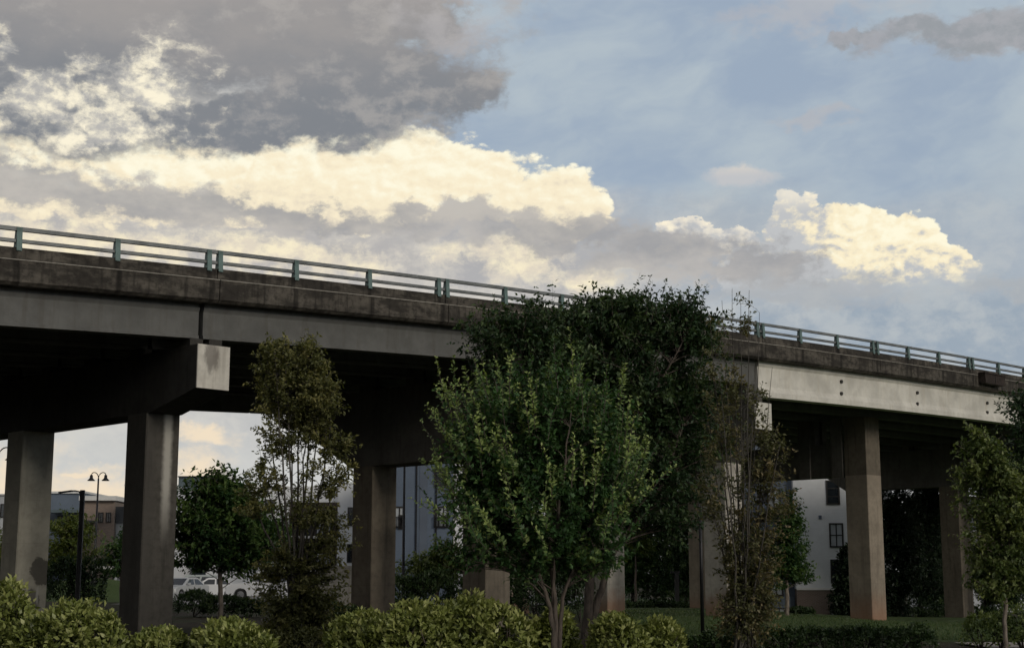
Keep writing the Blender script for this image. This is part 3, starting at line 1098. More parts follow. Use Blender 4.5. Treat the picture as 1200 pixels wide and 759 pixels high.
def siding(name, col, pitch):
    m, h, b, _ = new_mat(name)
    co = obj_co(h)
    s = h.sep(co)
    fz = h.m('FRACT', h.mul(s[2], 1.0 / pitch))
    n = h.noise(co, 0.7, 4, 0.55)
    c = h.mix(h.step(n, 0.3, 0.7), tuple(v * 0.92 for v in col), tuple(v * 1.05 for v in col))
    c = h.mix(h.step(fz, 0.9, 1.0, 0.0, 0.35), c, tuple(v * 0.5 for v in col))
    h.put(b.inputs['Base Color'], c)
    h.put(b.inputs['Roughness'], 0.7)
    bump(h, b, fz, 0.4, 0.03)
    return m


def brick_mat(name, c1, c2, mortar):
    m, h, b, _ = new_mat(name)
    co = obj_co(h)
    s = h.sep(co)
    n = h.n.new('ShaderNodeTexBrick')
    h.put(n.inputs['Vector'], h.xyz(s[0], s[2], 0.0))
    h.put(n.inputs['Color1'], c1)
    h.put(n.inputs['Color2'], c2)
    h.put(n.inputs['Mortar'], mortar)
    n.inputs['Scale'].default_value = 1.0
    n.inputs['Brick Width'].default_value = 0.24
    n.inputs['Row Height'].default_value = 0.08
    n.inputs['Mortar Size'].default_value = 0.012
    h.put(b.inputs['Base Color'], n.outputs['Color'])
    h.put(b.inputs['Roughness'], 0.85)
    return m


M_lapw = siding('white lap board siding', (0.76, 0.78, 0.80), 0.20)
M_laps = siding('slate lap board siding', (0.115, 0.150, 0.205), 0.20)
M_tan = brick_mat('tan brick', (0.23, 0.165, 0.13), (0.29, 0.21, 0.165), (0.30, 0.27, 0.24))
M_brown = brick_mat('brown brick', (0.12, 0.085, 0.07), (0.16, 0.11, 0.09), (0.20, 0.18, 0.16))


def window(parent, x0, x1, z0, z1, y, frame=M_frame, glass=M_glass, mull=1, trans=0, fw=0.08):
    mb = MB()
    mb.box(x0, x1, y - 0.07, y + 0.01, z1 - fw, z1)
    mb.box(x0, x1, y - 0.10, y + 0.01, z0, z0 + fw)
    mb.box(x0, x0 + fw, y - 0.07, y + 0.01, z0 + fw, z1 - fw)
    mb.box(x1 - fw, x1, y - 0.07, y + 0.01, z0 + fw, z1 - fw)
    for i in range(mull):
        xm = x0 + (x1 - x0) * (i + 1) / (mull + 1)
        mb.box(xm - fw * 0.35, xm + fw * 0.35, y - 0.06, y - 0.021, z0 + fw, z1 - fw)
    for i in range(trans):
        zm = z0 + (z1 - z0) * (i + 1) / (trans + 1)
        mb.box(x0 + fw, x1 - fw, y - 0.058, y - 0.022, zm - fw * 0.35, zm + fw * 0.35)
    wo = mb.build('window', frame, parent)
    MB().box(x0 + fw, x1 - fw, y - 0.02, y - 0.002, z0 + fw, z1 - fw).build('pane', glass, wo)
    return wo


class Bld:
    """a building whose street face stands at distance Y; positions are given by photograph pixels on that face"""

    def __init__(self, name, label, x0, x1, Y, rz=0.0):
        self.Y = Y
        a, b = P(x0, HORIZON, Y)[0], P(x1, HORIZON, Y)[0]
        self.c = (a + b) / 2
        self.gz = float(min(ground_z(a, Y), ground_z(b, Y)))
        self.o = empty(name, (self.c, Y, self.gz), 0, label, 'building')

    def X(self, px): return P(px, HORIZON, self.Y)[0] - self.c
    def Z(self, py): return P(600, py, self.Y)[2] - self.gz

    def box(self, name, x0, x1, ytop, ybot, mat, y0=0.0, y1=12.0):
        z0 = -0.6 if ybot is None else self.Z(ybot)
        return MB().box(self.X(x0), self.X(x1), y0, y1, z0, self.Z(ytop)).build(name, mat, self.o)

    def win(self, x0, y0, x1, y1, y=0.0, **kw):
        return window(self.o, self.X(x0), self.X(x1), self.Z(y1), self.Z(y0), y, **kw)

    def pipe(self, px, y0, y1, mat=M_black, w=0.10):
        x = self.X(px)
        return MB().box(x - w / 2, x + w / 2, -0.10, -0.003, self.Z(y1), self.Z(y0)).build('downspout', mat, self.o)


# --- left: low commercial blocks
b = Bld('office_block', 'blue grey flat roofed block behind the gooseneck lamp, left of the tan brick shop', 40, 96, 140)
b.box('wall', 40, 96, 578, None, M_slate2, 0, 14)
b.box('roof_edge', 39, 97, 575.5, 577.9, M_trim, -0.25, 14.2)
b.box('canopy', 60, 106, 598, 601.5, M_teald, -2.5, -0.01)
for x in (64, 74, 84):
    b.win(x, 604, x + 7, 622, glass=M_glass)
b = Bld('brick_shop', 'tan brick building with white cornice beyond the left bridge columns', 92, 133, 125)
b.box('wall', 92, 131, 586.5, None, M_tan, 0, 12)
b.box('cornice', 90, 134, 581, 586.4, M_trim, -0.5, 12.3)
b.box('side_wing', 131.2, 143, 593, 612, M_charc, 0.3, 8)
b.box('side_wall', 131.2, 141, 612.2, None, M_pale, 0.5, 8)
b.box('awning', 95, 109, 610, 612.5, M_charc, -1.6, -0.01)
b.win(97, 614, 104, 640, glass=M_glass)
b.win(112, 600, 118, 612, glass=M_glass)
b.win(121, 600, 127, 612, glass=M_glass)
b = Bld('white_tower', 'narrow pale blue white tower block half hidden by the second bridge column', 142, 196, 118)
b.box('wall', 142, 196, 569, None, M_white, 0, 10)
b.box('roof_edge', 141.5, 196.5, 567.5, 568.9, M_trim, -0.15, 10.2)
for y in (585, 610, 635):
    for x in (156, 172):
        b.win(x, y, x + 9, y + 14)
b = Bld('pale_house_block', 'pale grey building at the left edge beneath the gooseneck lamp shade', -60, 9, 130)
b.box('wall', -60, 9, 580, None, M_pale, 0, 12)
b.box('roof_edge', -60, 9.6, 578.3, 579.9, M_trim, -0.2, 12.2)
for x in (-40, -22, -4):
    b.win(x, 590, x + 9, 606)
b = Bld('teal_block', 'dark teal flat topped block above the parked cars', 205, 241, 132)
b.box('wall', 205, 241, 559, None, M_teald, 0, 12)
b.box('roof_edge', 204.5, 241.5, 557.6, 558.9, M_charc, -0.2, 12.2)
for y in (580, 610, 640):
    for x in (212, 226):
        b.win(x, y, x + 9, y + 15)

# --- white apartment house behind the left hand slender tree
b = Bld('white_apartments', 'white apartment house with dark balconies behind the slender tree on the left', 241, 425, 124)
b.box('wall', 241, 336, 571, None, M_white, 0, 12)
b.box('wall', 336.2, 394, 588, None, M_wood, 0.6, 12)
b.box('upper_wall', 336.2, 394, 569, 587.7, M_white, 0.6, 12)
b.box('wall', 394.2, 425, 566, None, M_white, 0, 12)
b.box('roof_edge', 240.5, 335.9, 569.4, 570.9, M_trim, -0.2, 12.2)
for y in (628, 668):
    b.box('balcony_slab', 337, 393, y, y + 2.4, M_trim, -1.1, 0.59)
    mb = MB()
    z0, z1 = b.Z(y), b.Z(y - 15)
    for i in range(16):
        x = b.X(337.5) + (b.X(392.5) - b.X(337.5)) * i / 15
        mb.box(x - 0.02, x + 0.02, -1.06, -1.02, z0, z1)
    mb.box(b.X(337), b.X(393), -1.07, -1.01, z1, z1 + 0.06)
    mb.build('balcony_railing', M_black, b.o)
    b.win(345, y - 24, 362, y - 1, 0.6, glass=M_glass)
    b.win(368, y - 24, 386, y - 1, 0.6, glass=M_blind)
for y in (585, 610, 640):
    for x in (252, 280, 308):
        b.win(x, y, x + 12, y + 16, glass=M_glass)
for y in (594, 637):
    b.win(406, y, 416, y + 22, glass=M_glass)

# --- slate apartment block between the centre columns
b = Bld('slate_apartments', 'slate blue apartment block with white corner between the centre bridge columns', 448, 575, 108)
b.box('wall', 448, 531.5, 520, None, M_laps, 0, 12)
b.box('corner_wall', 531.7, 575, 522, None, M_white, 0.02, 12)
b.box('corner_trim', 530.8, 532.6, 520, 690, M_trim, -0.06, -0.003)
for px in (487, 510.5):
    b.pipe(px, 524, 690)
for px, py in ((508, 593), (456, 593)):
    b.win(px, py, px + 17, py + 25, glass=M_blind, mull=2, fw=0.12)
    for i in range(9):
        x = b.X(px + 0.6) + (b.X(px + 16.4) - b.X(px + 0.6)) * i / 8
        MB().box(x - 0.02, x + 0.02, -0.22, -0.18, b.Z(py + 25), b.Z(py + 13)).build('baluster', M_black, b.o)
    MB().box(b.X(px), b.X(px + 17), -0.23, -0.17, b.Z(py + 13), b.Z(py + 12)).build('balcony_rail', M_black, b.o)
b.win(466, 603, 473.5, 620, glass=M_glass, mull=0)
b.win(508, 548, 525, 570, glass=M_glass, mull=2)
b.win(508, 640, 525, 662, glass=M_glass, mull=2)
b.box('wall_panel', 491, 500, 545, 690, M_slate, -0.04, -0.004)

# --- white and slate apartment block on the right
b = Bld('board_apartments', 'white board clad apartment house with brown brick base beside the right hand column', 870, 1050, 104)
b.box('wall', 932.7, 1050, 520, 689.4, M_lapw, 0, 12)
b.box('slate_wall', 870, 932.5, 520, None, M_slate, 0.5, 12)
b.box('brick_base', 932.7, 1050, 690.0, None, M_brown, -0.10, 11.9)
b.box('band', 932.7, 1050, 688.2, 690.8, M_trim, -0.16, -0.102)
b.win(971.5, 562.5, 987.5, 591, frame=M_frame, glass=M_glass, mull=0, trans=2, fw=0.1)
b.win(973.5, 612.5, 990, 641, frame=M_frame, glass=M_blind, mull=1, trans=1, fw=0.1)
b.win(973.5, 655, 990, 683, frame=M_frame, glass=M_glass, mull=1, trans=1, fw=0.1)
b.win(1010, 562, 1027, 591, glass=M_glass)
b.win(1010, 612, 1027, 641, glass=M_glass)
for y, gl in ((572, M_blind), (622, M_blind), (684, M_blind)):
    b.win(903, y, 919, y + 28 if y < 650 else y + 14, 0.5, glass=gl, mull=1, fw=0.1)
b.win(885, 620, 893, 650, 0.5, glass=M_glass, mull=0)
b.box('blue_panel', 896, 931, 699, 722, M_slate2, 0.35, 0.496)
b.win(906, 712, 920, 733, 0.35, glass=M_blind, mull=1)
b.win(971, 710, 993, 731, -0.10, glass=M_blind, mull=1)
MB().box(b.X(961.5), b.X(965), -0.10, -0.003, b.Z(607.5), b.Z(603.5)).build('wall_vent', M_slate, b.o)
b = Bld('far_cream_house', 'cream house glimpsed through the tree at the right edge', 1100, 1290, 135)
b.box('wall', 1100, 1290, 618, None, M_pale, 0, 10)
rf = MB()
x0, x1, zt = b.X(1098), b.X(1292), b.Z(618)
rf.poly([(x0, -0.6, zt), (x1, -0.6, zt), (x1, 10.6, zt), (x0, 10.6, zt), (x0, 5, zt + 3.0), (x1, 5, zt + 3.0)],
        [(0, 1, 5, 4), (2, 3, 4, 5), (1, 2, 5), (3, 0, 4), (3, 2, 1, 0)])
rf.build('roof', M_charc, b.o)
for x in (1120, 1150, 1180, 1210, 1240):
    b.win(x, 640, x + 12, 662)
    b.win(x, 690, x + 12, 712)

# low retaining wall and white rail on the bank
M_wall = concrete('retaining wall concrete', (0.40, 0.38, 0.34), (0.22, 0.2, 0.18), 0.4, 0.4)
pw = GP(400, 71)
wl = empty('retaining_wall', pw, 0, 'pale concrete retaining wall left of the centre bridge columns', 'wall')
for i in range(4):
    x0 = -1.2 + i * 0.9
    MB().box(x0, x0 + 0.885, 0, 0.3, -0.4, 2.0).build('wall_panel', M_wall, wl)
MB().box(-1.25, 2.45, -0.04, 0.34, 2.003, 2.1).build('coping', M_wall, wl)
pr_ = P(134, 664, 98)
gzr = float(ground_z(pr_[0], 98))
gr = empty('guard_rail', (pr_[0], 98, gzr), 0, 'white guard rail on the grassy bank beyond the left columns', 'guard rail')
zt = pr_[2] - gzr
MB().sweep([(0.0, zt - 0.16), (-0.06, zt - 0.11), (0.0, zt - 0.06), (-0.06, zt), (0.02, zt + 0.04), (0.05, zt), (0.05, zt - 0.16)], [(-1.6, 0), (1.9, 0)]).build('beam', M_trim, gr)
for x in (-1.4, 0.1, 1.7):
    MB().box(x - 0.06, x + 0.06, 0.06, 0.18, -0.3, zt).build('post', M_pale, gr)

# =================================================================== lamps
M_glow = bpy.data.materials.new('lit lamp lens')
M_glow.use_nodes = True
_b = M_glow.node_tree.nodes['Principled BSDF']
_b.inputs['Emission Color'].default_value = (1.0, 0.97, 0.88, 1)
_b.inputs['Emission Strength'].default_value = 6.0


def gooseneck(px, shade_py, Y, label, half=0.42, sc=1.0):
    g0 = GP(px, Y)
    root = empty('street_lamp', g0, 0, label, 'street lamp', 'gooseneck street lamps')
    zs = P(px, shade_py, Y)[2] - g0[2]
    MB().tube([(0, 0, -0.2), (0, 0, 0.6), (0, 0, zs + 0.1)], [0.10 * sc, 0.075 * sc, 0.045 * sc], 10).build('post', M_black, root, True)
    MB().lathe([(0.17 * sc, -0.05), (0.17 * sc, 0.25), (0.12 * sc, 0.4), (0.10 * sc, 0.75), (0.08 * sc, 0.8)], (0, 0, 0), 12).build('base', M_black, root, True)
    for s in (-1, 1):
        arc = []
        R_ = half * sc / 2
        for i in range(13):
            a = math.pi * (1 - i / 12)
            arc.append((s * (R_ + R_ * math.cos(a)), 0, zs + 0.1 + 0.18 * sc * (i / 12) + R_ * 1.15 * math.sin(a)))
        MB().tube(arc, 0.026 * sc, 6).build('arm', M_black, root, True)
        zz = arc[-1][2]
        sh = MB().lathe([(0.03 * sc, zz + 0.02), (0.08 * sc, zz - 0.01), (0.09 * sc, zz - 0.16 * sc), (0.14 * sc, zz - 0.22 * sc), (0.23 * sc, zz - 0.31 * sc), (0.22 * sc, zz - 0.315 * sc), (0.02, zz - 0.25 * sc)],
                        (s * half * sc, 0, 0), 14).build('lamp_shade', M_black, root, True)
    return root


gooseneck(110, 562, 95, 'twin gooseneck street lamp between the two left bridge columns', 0.40, 1.15)
gooseneck(-10, 538, 60, 'twin gooseneck street lamp cut off by the left edge', 0.5, 1.0)
gooseneck(472.5, 500, 76, 'tall black lamp post before the slate apartments between the centre columns', 0.5, 1.1)

g0 = GP(92, 62)
root = empty('area_lamp', g0, 0, 'black post lamp with flat arm pointing left, right of the painted column', 'street lamp')
zt = P(92, 574, 62)[2] - g0[2]
MB().box(-0.09, 0.09, -0.09, 0.09, -0.2, zt, 0.02).build('post', M_black, root)
MB().tube([(-0.05, 0, zt - 0.22), (-0.14, 0, zt - 0.06), (-0.30, 0, zt - 0.03), (-0.5, 0, zt - 0.03)], 0.035, 6).build('arm', M_black, root)
MB().sweep([(-0.14, 0.0), (0.14, 0.0), (0.11, 0.06), (-0.11, 0.06)], [(-0.98, zt - 0.13), (-0.45, zt - 0.06)]).build('lamp_head', M_black, root)
MB().box(-0.2, 0.2, -0.2, 0.2, -0.1, 0.06, 0.05).build('base', M_black, root)

g0 = GP(822, 41)
root = empty('garden_lamp', g0, 0, 'slim black lamp post with small bright head on the lawn before the sparse tree', 'street lamp')
zt = P(822, 577, 41)[2] - g0[2]
MB().tube([(0, 0, -0.1), (0, 0, zt)], [0.055, 0.042], 10).build('post', M_black, root, True)
MB().box(-0.12, 0.12, -0.12, 0.12, -0.05, 0.05, 0.03).build('base', M_black, root)
hd = MB().box(-0.24, 0.06, -0.07, 0.07, zt, zt + 0.07, 0.02).build('lamp_head', M_black, root)
MB().box(-0.20, -0.05, -0.085, -0.01, zt - 0.025, zt - 0.003, 0.01).build('lens', M_glow, hd)

g0 = GP(793, 84)
root = empty('bollard_lamp', g0, 0, 'short black bollard lamp on the lawn right of the clay stained column', 'lamp')
zt = P(793, 671, 84)[2] - g0[2]
MB().box(-0.12, 0.12, -0.12, 0.12, -0.1, zt, 0.02).build('post', M_black, root)
MB().box(-0.34, 0.20, -0.16, 0.16, zt + 0.002, zt + 0.10, 0.03).build('lamp_head', M_black, root)

# ==================================================================== cars
M_tyre = plain('tyre rubber', (0.015, 0.015, 0.015), 0.85)
M_rim = plain('alloy rim', (0.35, 0.35, 0.36), 0.35, 0.8)
M_carg = glass_mat('car glass', (0.03, 0.035, 0.04), 0.05)
M_hl = glass_mat('headlight lens', (0.6, 0.6, 0.6), 0.1)
M_red = plain('red lamp lens', (0.35, 0.02, 0.02), 0.3)


def car_paint(name, col):
    m, h, b, _ = new_mat(name)
    h.put(b.inputs['Base Color'], h.mix(h.noise(obj_co(h), 1.5, 3, 0.5), tuple(c * 0.92 for c in col), col))
    h.put(b.inputs['Roughness'], 0.3)
    b.inputs['Coat Weight'].default_value = 0.6
    b.inputs['Coat Roughness'].default_value = 0.1
    return m


def car(name, label, loc, rz, paint, L=4.6, Wd=1.8, H=1.5, hood=1.0, kind='sedan', group='cars in the lot beyond the bridge'):
    """front points to local -x"""
    root = empty(name, loc, rz, label, 'car', group)
    clear, wr = (0.30, 0.38) if kind == 'truck' else (0.2, 0.32)
    hl = L / 2
    xf, xr = -hl + 0.16 * L + 0.12, hl - 0.19 * L
    # body side with wheel arches
    top = [(hl, hood * 0.62), (hl - 0.04, hood * 0.92), (hl - 0.35, hood), (-hl + 1.35, hood * 1.0), (-hl + 0.35, hood * 0.90), (-hl + 0.05, hood * 0.72), (-hl, hood * 0.5), (-hl + 0.06, clear + 0.05)]
    bot = []
    for xc in (xf, xr):
        bot.append((xc - wr * 1.15, clear))
        for i in range(1, 8):
            a = math.pi * (1 - i / 8)
            bot.append((xc + wr * 1.15 * math.cos(a), wr + wr * 1.15 * math.sin(a) * 1.0))
        bot.append((xc + wr * 1.15, clear))
    ring = top + bot + [(hl - 0.05, clear + 0.06)]
    n = len(ring)
    V, F = [], []
    ys_ = [(-Wd / 2, 0.97), (-Wd / 2 + 0.05, 1.0), (Wd / 2 - 0.05, 1.0), (Wd / 2, 0.97)]
    zc = hood * 0.6
    for y, k_ in ys_:
        for x, z in ring:
            V.append((x * (k_ if abs(x) > hl * 0.8 else 1), y, zc + (z - zc) * (k_ if z > zc else 1)))
    for i in range(3):
        for j in range(n):
            a, c_ = i * n + j, i * n + (j + 1) % n
            F.append((a, c_, c_ + n, a + n))
    F += [tuple(range(n))[::-1], tuple(range(3 * n, 4 * n))]
    body = link_mesh('body', V, F, paint, root)
    # cabin
    if kind == 'truck':
        c0, c1, t0, t1 = -hl + 1.45, 0.75, -hl + 2.15, 0.62
    elif kind == 'suv':
        c0, c1, t0, t1 = -hl + 1.15, hl - 0.1, -hl + 1.85, hl - 0.45
    else:
        c0, c1, t0, t1 = -hl + 1.15, hl - 0.55, -hl + 2.0, hl - 1.3
    w0, w1 = Wd / 2 - 0.06, Wd / 2 - 0.2
    z0, z1 = hood * 0.985, H
    V = [(c0, -w0, z0), (c1, -w0, z0), (c1, w0, z0), (c0, w0, z0), (t0, -w1, z1 - 0.05), (t1, -w1, z1 - 0.05), (t1, w1, z1 - 0.05), (t0, w1, z1 - 0.05),
         (t0 + 0.15, -w1 + 0.12, z1), (t1 - 0.12, -w1 + 0.12, z1), (t1 - 0.12, w1 - 0.12, z1), (t0 + 0.15, w1 - 0.12, z1)]
    F = [(0, 1, 5, 4), (1, 2, 6, 5), (2, 3, 7, 6), (3, 0, 4, 7), (4, 5, 9, 8), (5, 6, 10, 9), (6, 7, 11, 10), (7, 4, 8, 11), (8, 9, 10, 11), (3, 2, 1, 0)]
    cab = link_mesh('cabin', V, F, paint, root)

    def pane(ids, name_, e=0.86, off=0.012):
        q = [np.array(V[i]) for i in ids]
        c_ = sum(q) / 4
        nn = np.cross(q[1] - q[0], q[2] - q[0])
        nn /= np.linalg.norm(nn)
        if nn @ (c_ - np.array([(c0 + c1) / 2, 0, (z0 + z1) / 2])) < 0:
            nn = -nn
        link_mesh(name_, [c_ + (p - c_) * e + nn * off for p in q], [(0, 1, 2, 3)], M_carg, cab)
    pane((3, 0, 4, 7), 'windscreen')
    pane((1, 2, 6, 5), 'rear_window')
    for side in (-1, 1):
        lo_ = (0, 1, 5, 4) if side < 0 else (3, 2, 6, 7)
        q = [np.array(V[i]) for i in lo_]
        for f0, f1 in ((0.10, 0.50), (0.54, 0.93)):
            qq = [q[0] + (q[1] - q[0]) * f0, q[0] + (q[1] - q[0]) * f1, q[3] + (q[2] - q[3]) * f1, q[3] + (q[2] - q[3]) * f0]
            c_ = sum(qq) / 4
            link_mesh('side_window', [c_ + (p - c_) * np.array([0.95, 1, 0.80]) + np.array([0, side * 0.012, 0]) for p in qq], [(0, 1, 2, 3)], M_carg, cab)
        MB().box(-hl + 1.55, -hl + 1.72, side * (Wd / 2 + 0.08) - 0.09, side * (Wd / 2 + 0.08) + 0.09, hood + 0.02, hood + 0.17).build('mirror', paint, root)
    if kind == 'truck':
        MB().box(0.85, hl - 0.1, -Wd / 2 + 0.12, Wd / 2 - 0.12, hood * 0.98, hood * 1.004).build('load_bed', M_black, root)
    for xc in (xf, xr):
        for side in (-1, 1):
            yc = side * (Wd / 2 - 0.12)
            ty = MB().lathe([(wr * 0.6, -0.11), (wr * 0.95, -0.11), (wr, -0.07), (wr, 0.07), (wr * 0.95, 0.11), (wr * 0.6, 0.11)], (xc, yc, wr), 20, 'y').build('tyre', M_tyre, root)
            MB().lathe([(0.02, -0.115), (wr * 0.62, -0.115), (wr * 0.62, 0.115), (0.02, 0.115)], (xc, yc, wr), 14, 'y').build('rim', M_rim, ty)
    for side in (-1, 1):
        MB().box(-hl - 0.012, -hl + 0.12, side * Wd * 0.36 - 0.18, side * Wd * 0.36 + 0.18, hood * 0.62, hood * 0.76, 0.02).build('headlight', M_hl, root)
        MB().box(hl - 0.1, hl + 0.012, side * Wd * 0.40 - 0.12, side * Wd * 0.40 + 0.12, hood * 0.62, hood * 0.8, 0.02).build('tail_light', M_red, root)
    MB().box(-hl - 0.02, -hl + 0.1, -Wd * 0.26, Wd * 0.26, hood * 0.45, hood * 0.70, 0.02).build('grille', M_black, root)
    MB().box(-hl - 0.06, -hl + 0.2, -Wd / 2 + 0.04, Wd / 2 - 0.04, clear + 0.05, clear + 0.25, 0.05).build('bumper', M_rim if kind == 'truck' else paint, root)
    MB().box(hl - 0.2, hl + 0.06, -Wd / 2 + 0.04, Wd / 2 - 0.04, clear + 0.05, clear + 0.25, 0.05).build('bumper', M_rim if kind == 'truck' else paint, root)
    return root


p = GP(316, 100, 0.03)
car('pickup_truck', 'white pickup truck facing left, half hidden behind the slender tree', p, 0.06, car_paint('white truck paint', (0.75, 0.76, 0.77)), 5.6, 1.95, 1.95, 1.18, 'truck')
p = GP(214, 109, 0.03)
car('parked_car', 'silver car nearest the second bridge column, under the round tree', p, 1.2, car_paint('silver paint', (0.48, 0.50, 0.51)), 4.5, 1.8, 1.5, 0.95, 'sedan')
p = GP(246, 114, 0.03)
car('parked_car', 'white sedan between the round tree trunk and the pickup', p, 0.3, car_paint('white paint', (0.72, 0.73, 0.74)), 4.5, 1.8, 1.48, 0.95, 'sedan')
p = GP(226, 120, 0.03)
car('parked_car', 'pale green grey car parked in the far row beside the bridge column', p, 0.1, car_paint('pale green grey paint', (0.40, 0.45, 0.44)), 4.6, 1.85, 1.7, 1.0, 'suv')

# ============================================================== vegetation
B_grey = bark_mat('grey brown bark', (0.13, 0.105, 0.085), (0.055, 0.045, 0.037))
B_pale = bark_mat('pale smooth bark', (0.26, 0.22, 0.18), (0.12, 0.10, 0.08))
B_dark = bark_mat('dark bark', (0.05, 0.042, 0.036), (0.022, 0.019, 0.017))
B_twig = bark_mat('grey twig bark', (0.105, 0.095, 0.080), (0.05, 0.045, 0.038))
L_elm = leaf_mat('elm leaf', (0.017, 0.044, 0.015), (0.064, 0.140, 0.044), (0.360, 0.450, 0.150), 0.28)
L_dark = leaf_mat('dark oak leaf', (0.011, 0.027, 0.011), (0.030, 0.062, 0.024), (0.090, 0.135, 0.050), 0.24)
L_dense = leaf_mat('dense green leaf', (0.016, 0.044, 0.016), (0.040, 0.092, 0.028), (0.120, 0.190, 0.050), 0.28)
L_olive = leaf_mat('olive leaf', (0.048, 0.060, 0.020), (0.130, 0.138, 0.050), (0.260, 0.240, 0.090), 0.28)
L_brown = leaf_mat('reddish olive leaf', (0.055, 0.064, 0.030), (0.130, 0.136, 0.062), (0.230, 0.185, 0.095), 0.28)
L_right = leaf_mat('yellow green leaf', (0.034, 0.056, 0.016), (0.090, 0.130, 0.038), (0.210, 0.250, 0.080), 0.28)
L_yel = leaf_mat('bright yellow green leaf', (0.045, 0.070, 0.014), (0.090, 0.125, 0.024), (0.160, 0.180, 0.040), 0.3)
L_ever = leaf_mat('dark evergreen needle', (0.007, 0.016, 0.009), (0.015, 0.030, 0.015), (0.035, 0.055, 0.026), 0.12)
L_shrub = leaf_mat('glossy shrub leaf', (0.022, 0.036, 0.009), (0.205, 0.245, 0.062), (0.560, 0.570, 0.230), 0.2, 0.42, 0.4)
L_hedge = leaf_mat('hedge leaf', (0.014, 0.034, 0.010), (0.032, 0.062, 0.018), (0.065, 0.100, 0.032), 0.2, 0.45, 0.4)
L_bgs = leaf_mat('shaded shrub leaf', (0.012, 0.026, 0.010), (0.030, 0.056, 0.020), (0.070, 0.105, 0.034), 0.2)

# --- centre: vase shaped elm in front, big dark tree behind it
plant('elm_tree', 'vase shaped elm with upright light tipped shoots, front of the centre clump', 'tree', 24.5,
      [[(650, 762, 0.05), (647, 725, 0.042), (630, 672, 0.030), (590, 600, 0.018), (560, 520, 0.01, -0.3)],
       [(653, 762, 0.045), (651, 715, 0.038), (646, 660, 0.030), (640, 560, 0.018), (625, 470, 0.01, 0.2)],
       [(656, 762, 0.045), (658, 712, 0.034), (676, 655, 0.026), (700, 585, 0.016), (718, 500, 0.01, 0.2)],
       [(652, 762, 0.04), (648, 690, 0.026), (655, 600, 0.025, -0.5), (668, 500, 0.012, -0.7)]],
      [(640, 530, 80, 70), (585, 520, 46, 60), (690, 530, 50, 66), (640, 610, 92, 56), (572, 590, 46, 50), (708, 600, 44, 48), (645, 470, 50, 34, 1500),
       (600, 655, 66, 30, 2600), (690, 650, 50, 28, 1500), (560, 640, 34, 34, 900)],
      330, 7, 15, 0.10, (L_elm, B_grey), seed=21, up=0.7, tw_len=0.40, tip_light=0.25, droop=0.05, out_bias=0.4, tint0=0.02, shoot_up=0.5,
      shoots=(240, 650, 680, 0.85, 40, 0.25, 0.85, [(560, 512, 34, 46, 0.9), (595, 500, 40, 40, 1.0), (640, 495, 40, 36, 1.1), (690, 502, 36, 42, 1.0), (718, 535, 26, 44, 0.9), (728, 585, 20, 34, 0.7),
       (548, 545, 18, 44, 0.7), (540, 590, 18, 40, 0.6), (620, 560, 70, 50, 1.6), (660, 600, 66, 44, 1.6), (600, 630, 50, 30, 1.4), (715, 620, 20, 20, 0.8)]))
plant('oak_tree', 'tall dark green tree crowding the bridge rail, behind the light tipped elm', 'tree', 31.0,
      [[(686, 764, 0.15), (688, 735, 0.125), (690, 700, 0.10), (694, 600, 0.09), (700, 470, 0.05), (720, 380, 0.015)],
       [(690, 735, 0.08), (702, 700, 0.075), (716, 655, 0.065), (735, 622, 0.05), (775, 570, 0.03, -0.4), (800, 500, 0.015, -0.5)],
       [(692, 610, 0.06), (650, 520, 0.04, -0.5), (610, 430, 0.015, -0.8)],
       [(696, 560, 0.06), (760, 470, 0.035, -0.4), (800, 400, 0.012, -0.8)]],
      [(690, 450, 118, 78), (755, 408, 68, 58), (640, 420, 66, 62), (700, 386, 50, 30), (815, 440, 32, 74), (590, 425, 42, 56), (800, 520, 52, 70),
       (770, 585, 62, 44), (690, 550, 96, 56), (640, 605, 66, 46, 2600), (785, 384, 38, 30), (575, 405, 26, 30, 800), (735, 378, 60, 20, 1600), (832, 400, 14, 36, 350)],
      560, 8, 18, 0.112, (L_dark, B_grey), seed=33, up=0.5, tw_len=0.58, tip_light=0.8, out_bias=0.75,
      shoots=(110, 700, 560, 0.5, 24, 0.28, 0.55, [(745, 368, 66, 16, 1.2), (690, 384, 40, 18, 1.0), (790, 378, 36, 24, 1.0), (820, 410, 22, 50, 0.8), (620, 390, 50, 26, 1.0), (575, 410, 24, 36, 0.8), (700, 420, 90, 40, 1.6)]))

# --- right: sparse upright tree with many bare stems
st = []
rr = np.random.default_rng(77)
for x1, y1 in ((832, 372), (846, 352), (858, 338), (868, 346), (878, 340), (890, 366), (905, 430), (914, 520), (826, 470), (820, 540), (842, 430), (860, 420), (884, 430), (872, 480), (850, 520), (896, 480)):
    xm = 872 + (x1 - 872) * 0.55
    dd = rr.normal() * 0.5
    st.append([(872 + rr.normal() * 9, 764, 0.026), (872 + (x1 - 872) * 0.30, 690, 0.020, dd * 0.3), (xm, 560 + (y1 - 340) * 0.35, 0.013, dd * 0.8), (x1, y1, 0.004, dd)])
plant('crape_myrtle', 'sparse twiggy tree with reddish brown leaves right of the dark tree', 'tree', 27.5, st,
      [(866, 350, 9, 9, 40), (874, 385, 8, 16, 70), (868, 480, 30, 40, 500), (852, 570, 32, 80, 900), (900, 545, 20, 40, 500), (905, 600, 22, 40, 450), (878, 660, 30, 46, 2200),
       (876, 715, 26, 44, 3000), (845, 470, 20, 60, 420), (838, 400, 8, 26, 70)],
      560, 5, 9, 0.08, (L_brown, B_twig), seed=41, up=0.9, tw_len=0.30, bare=0.3, tip_light=0.8, stem_k=5, start=0.25, limb_r=0.007)

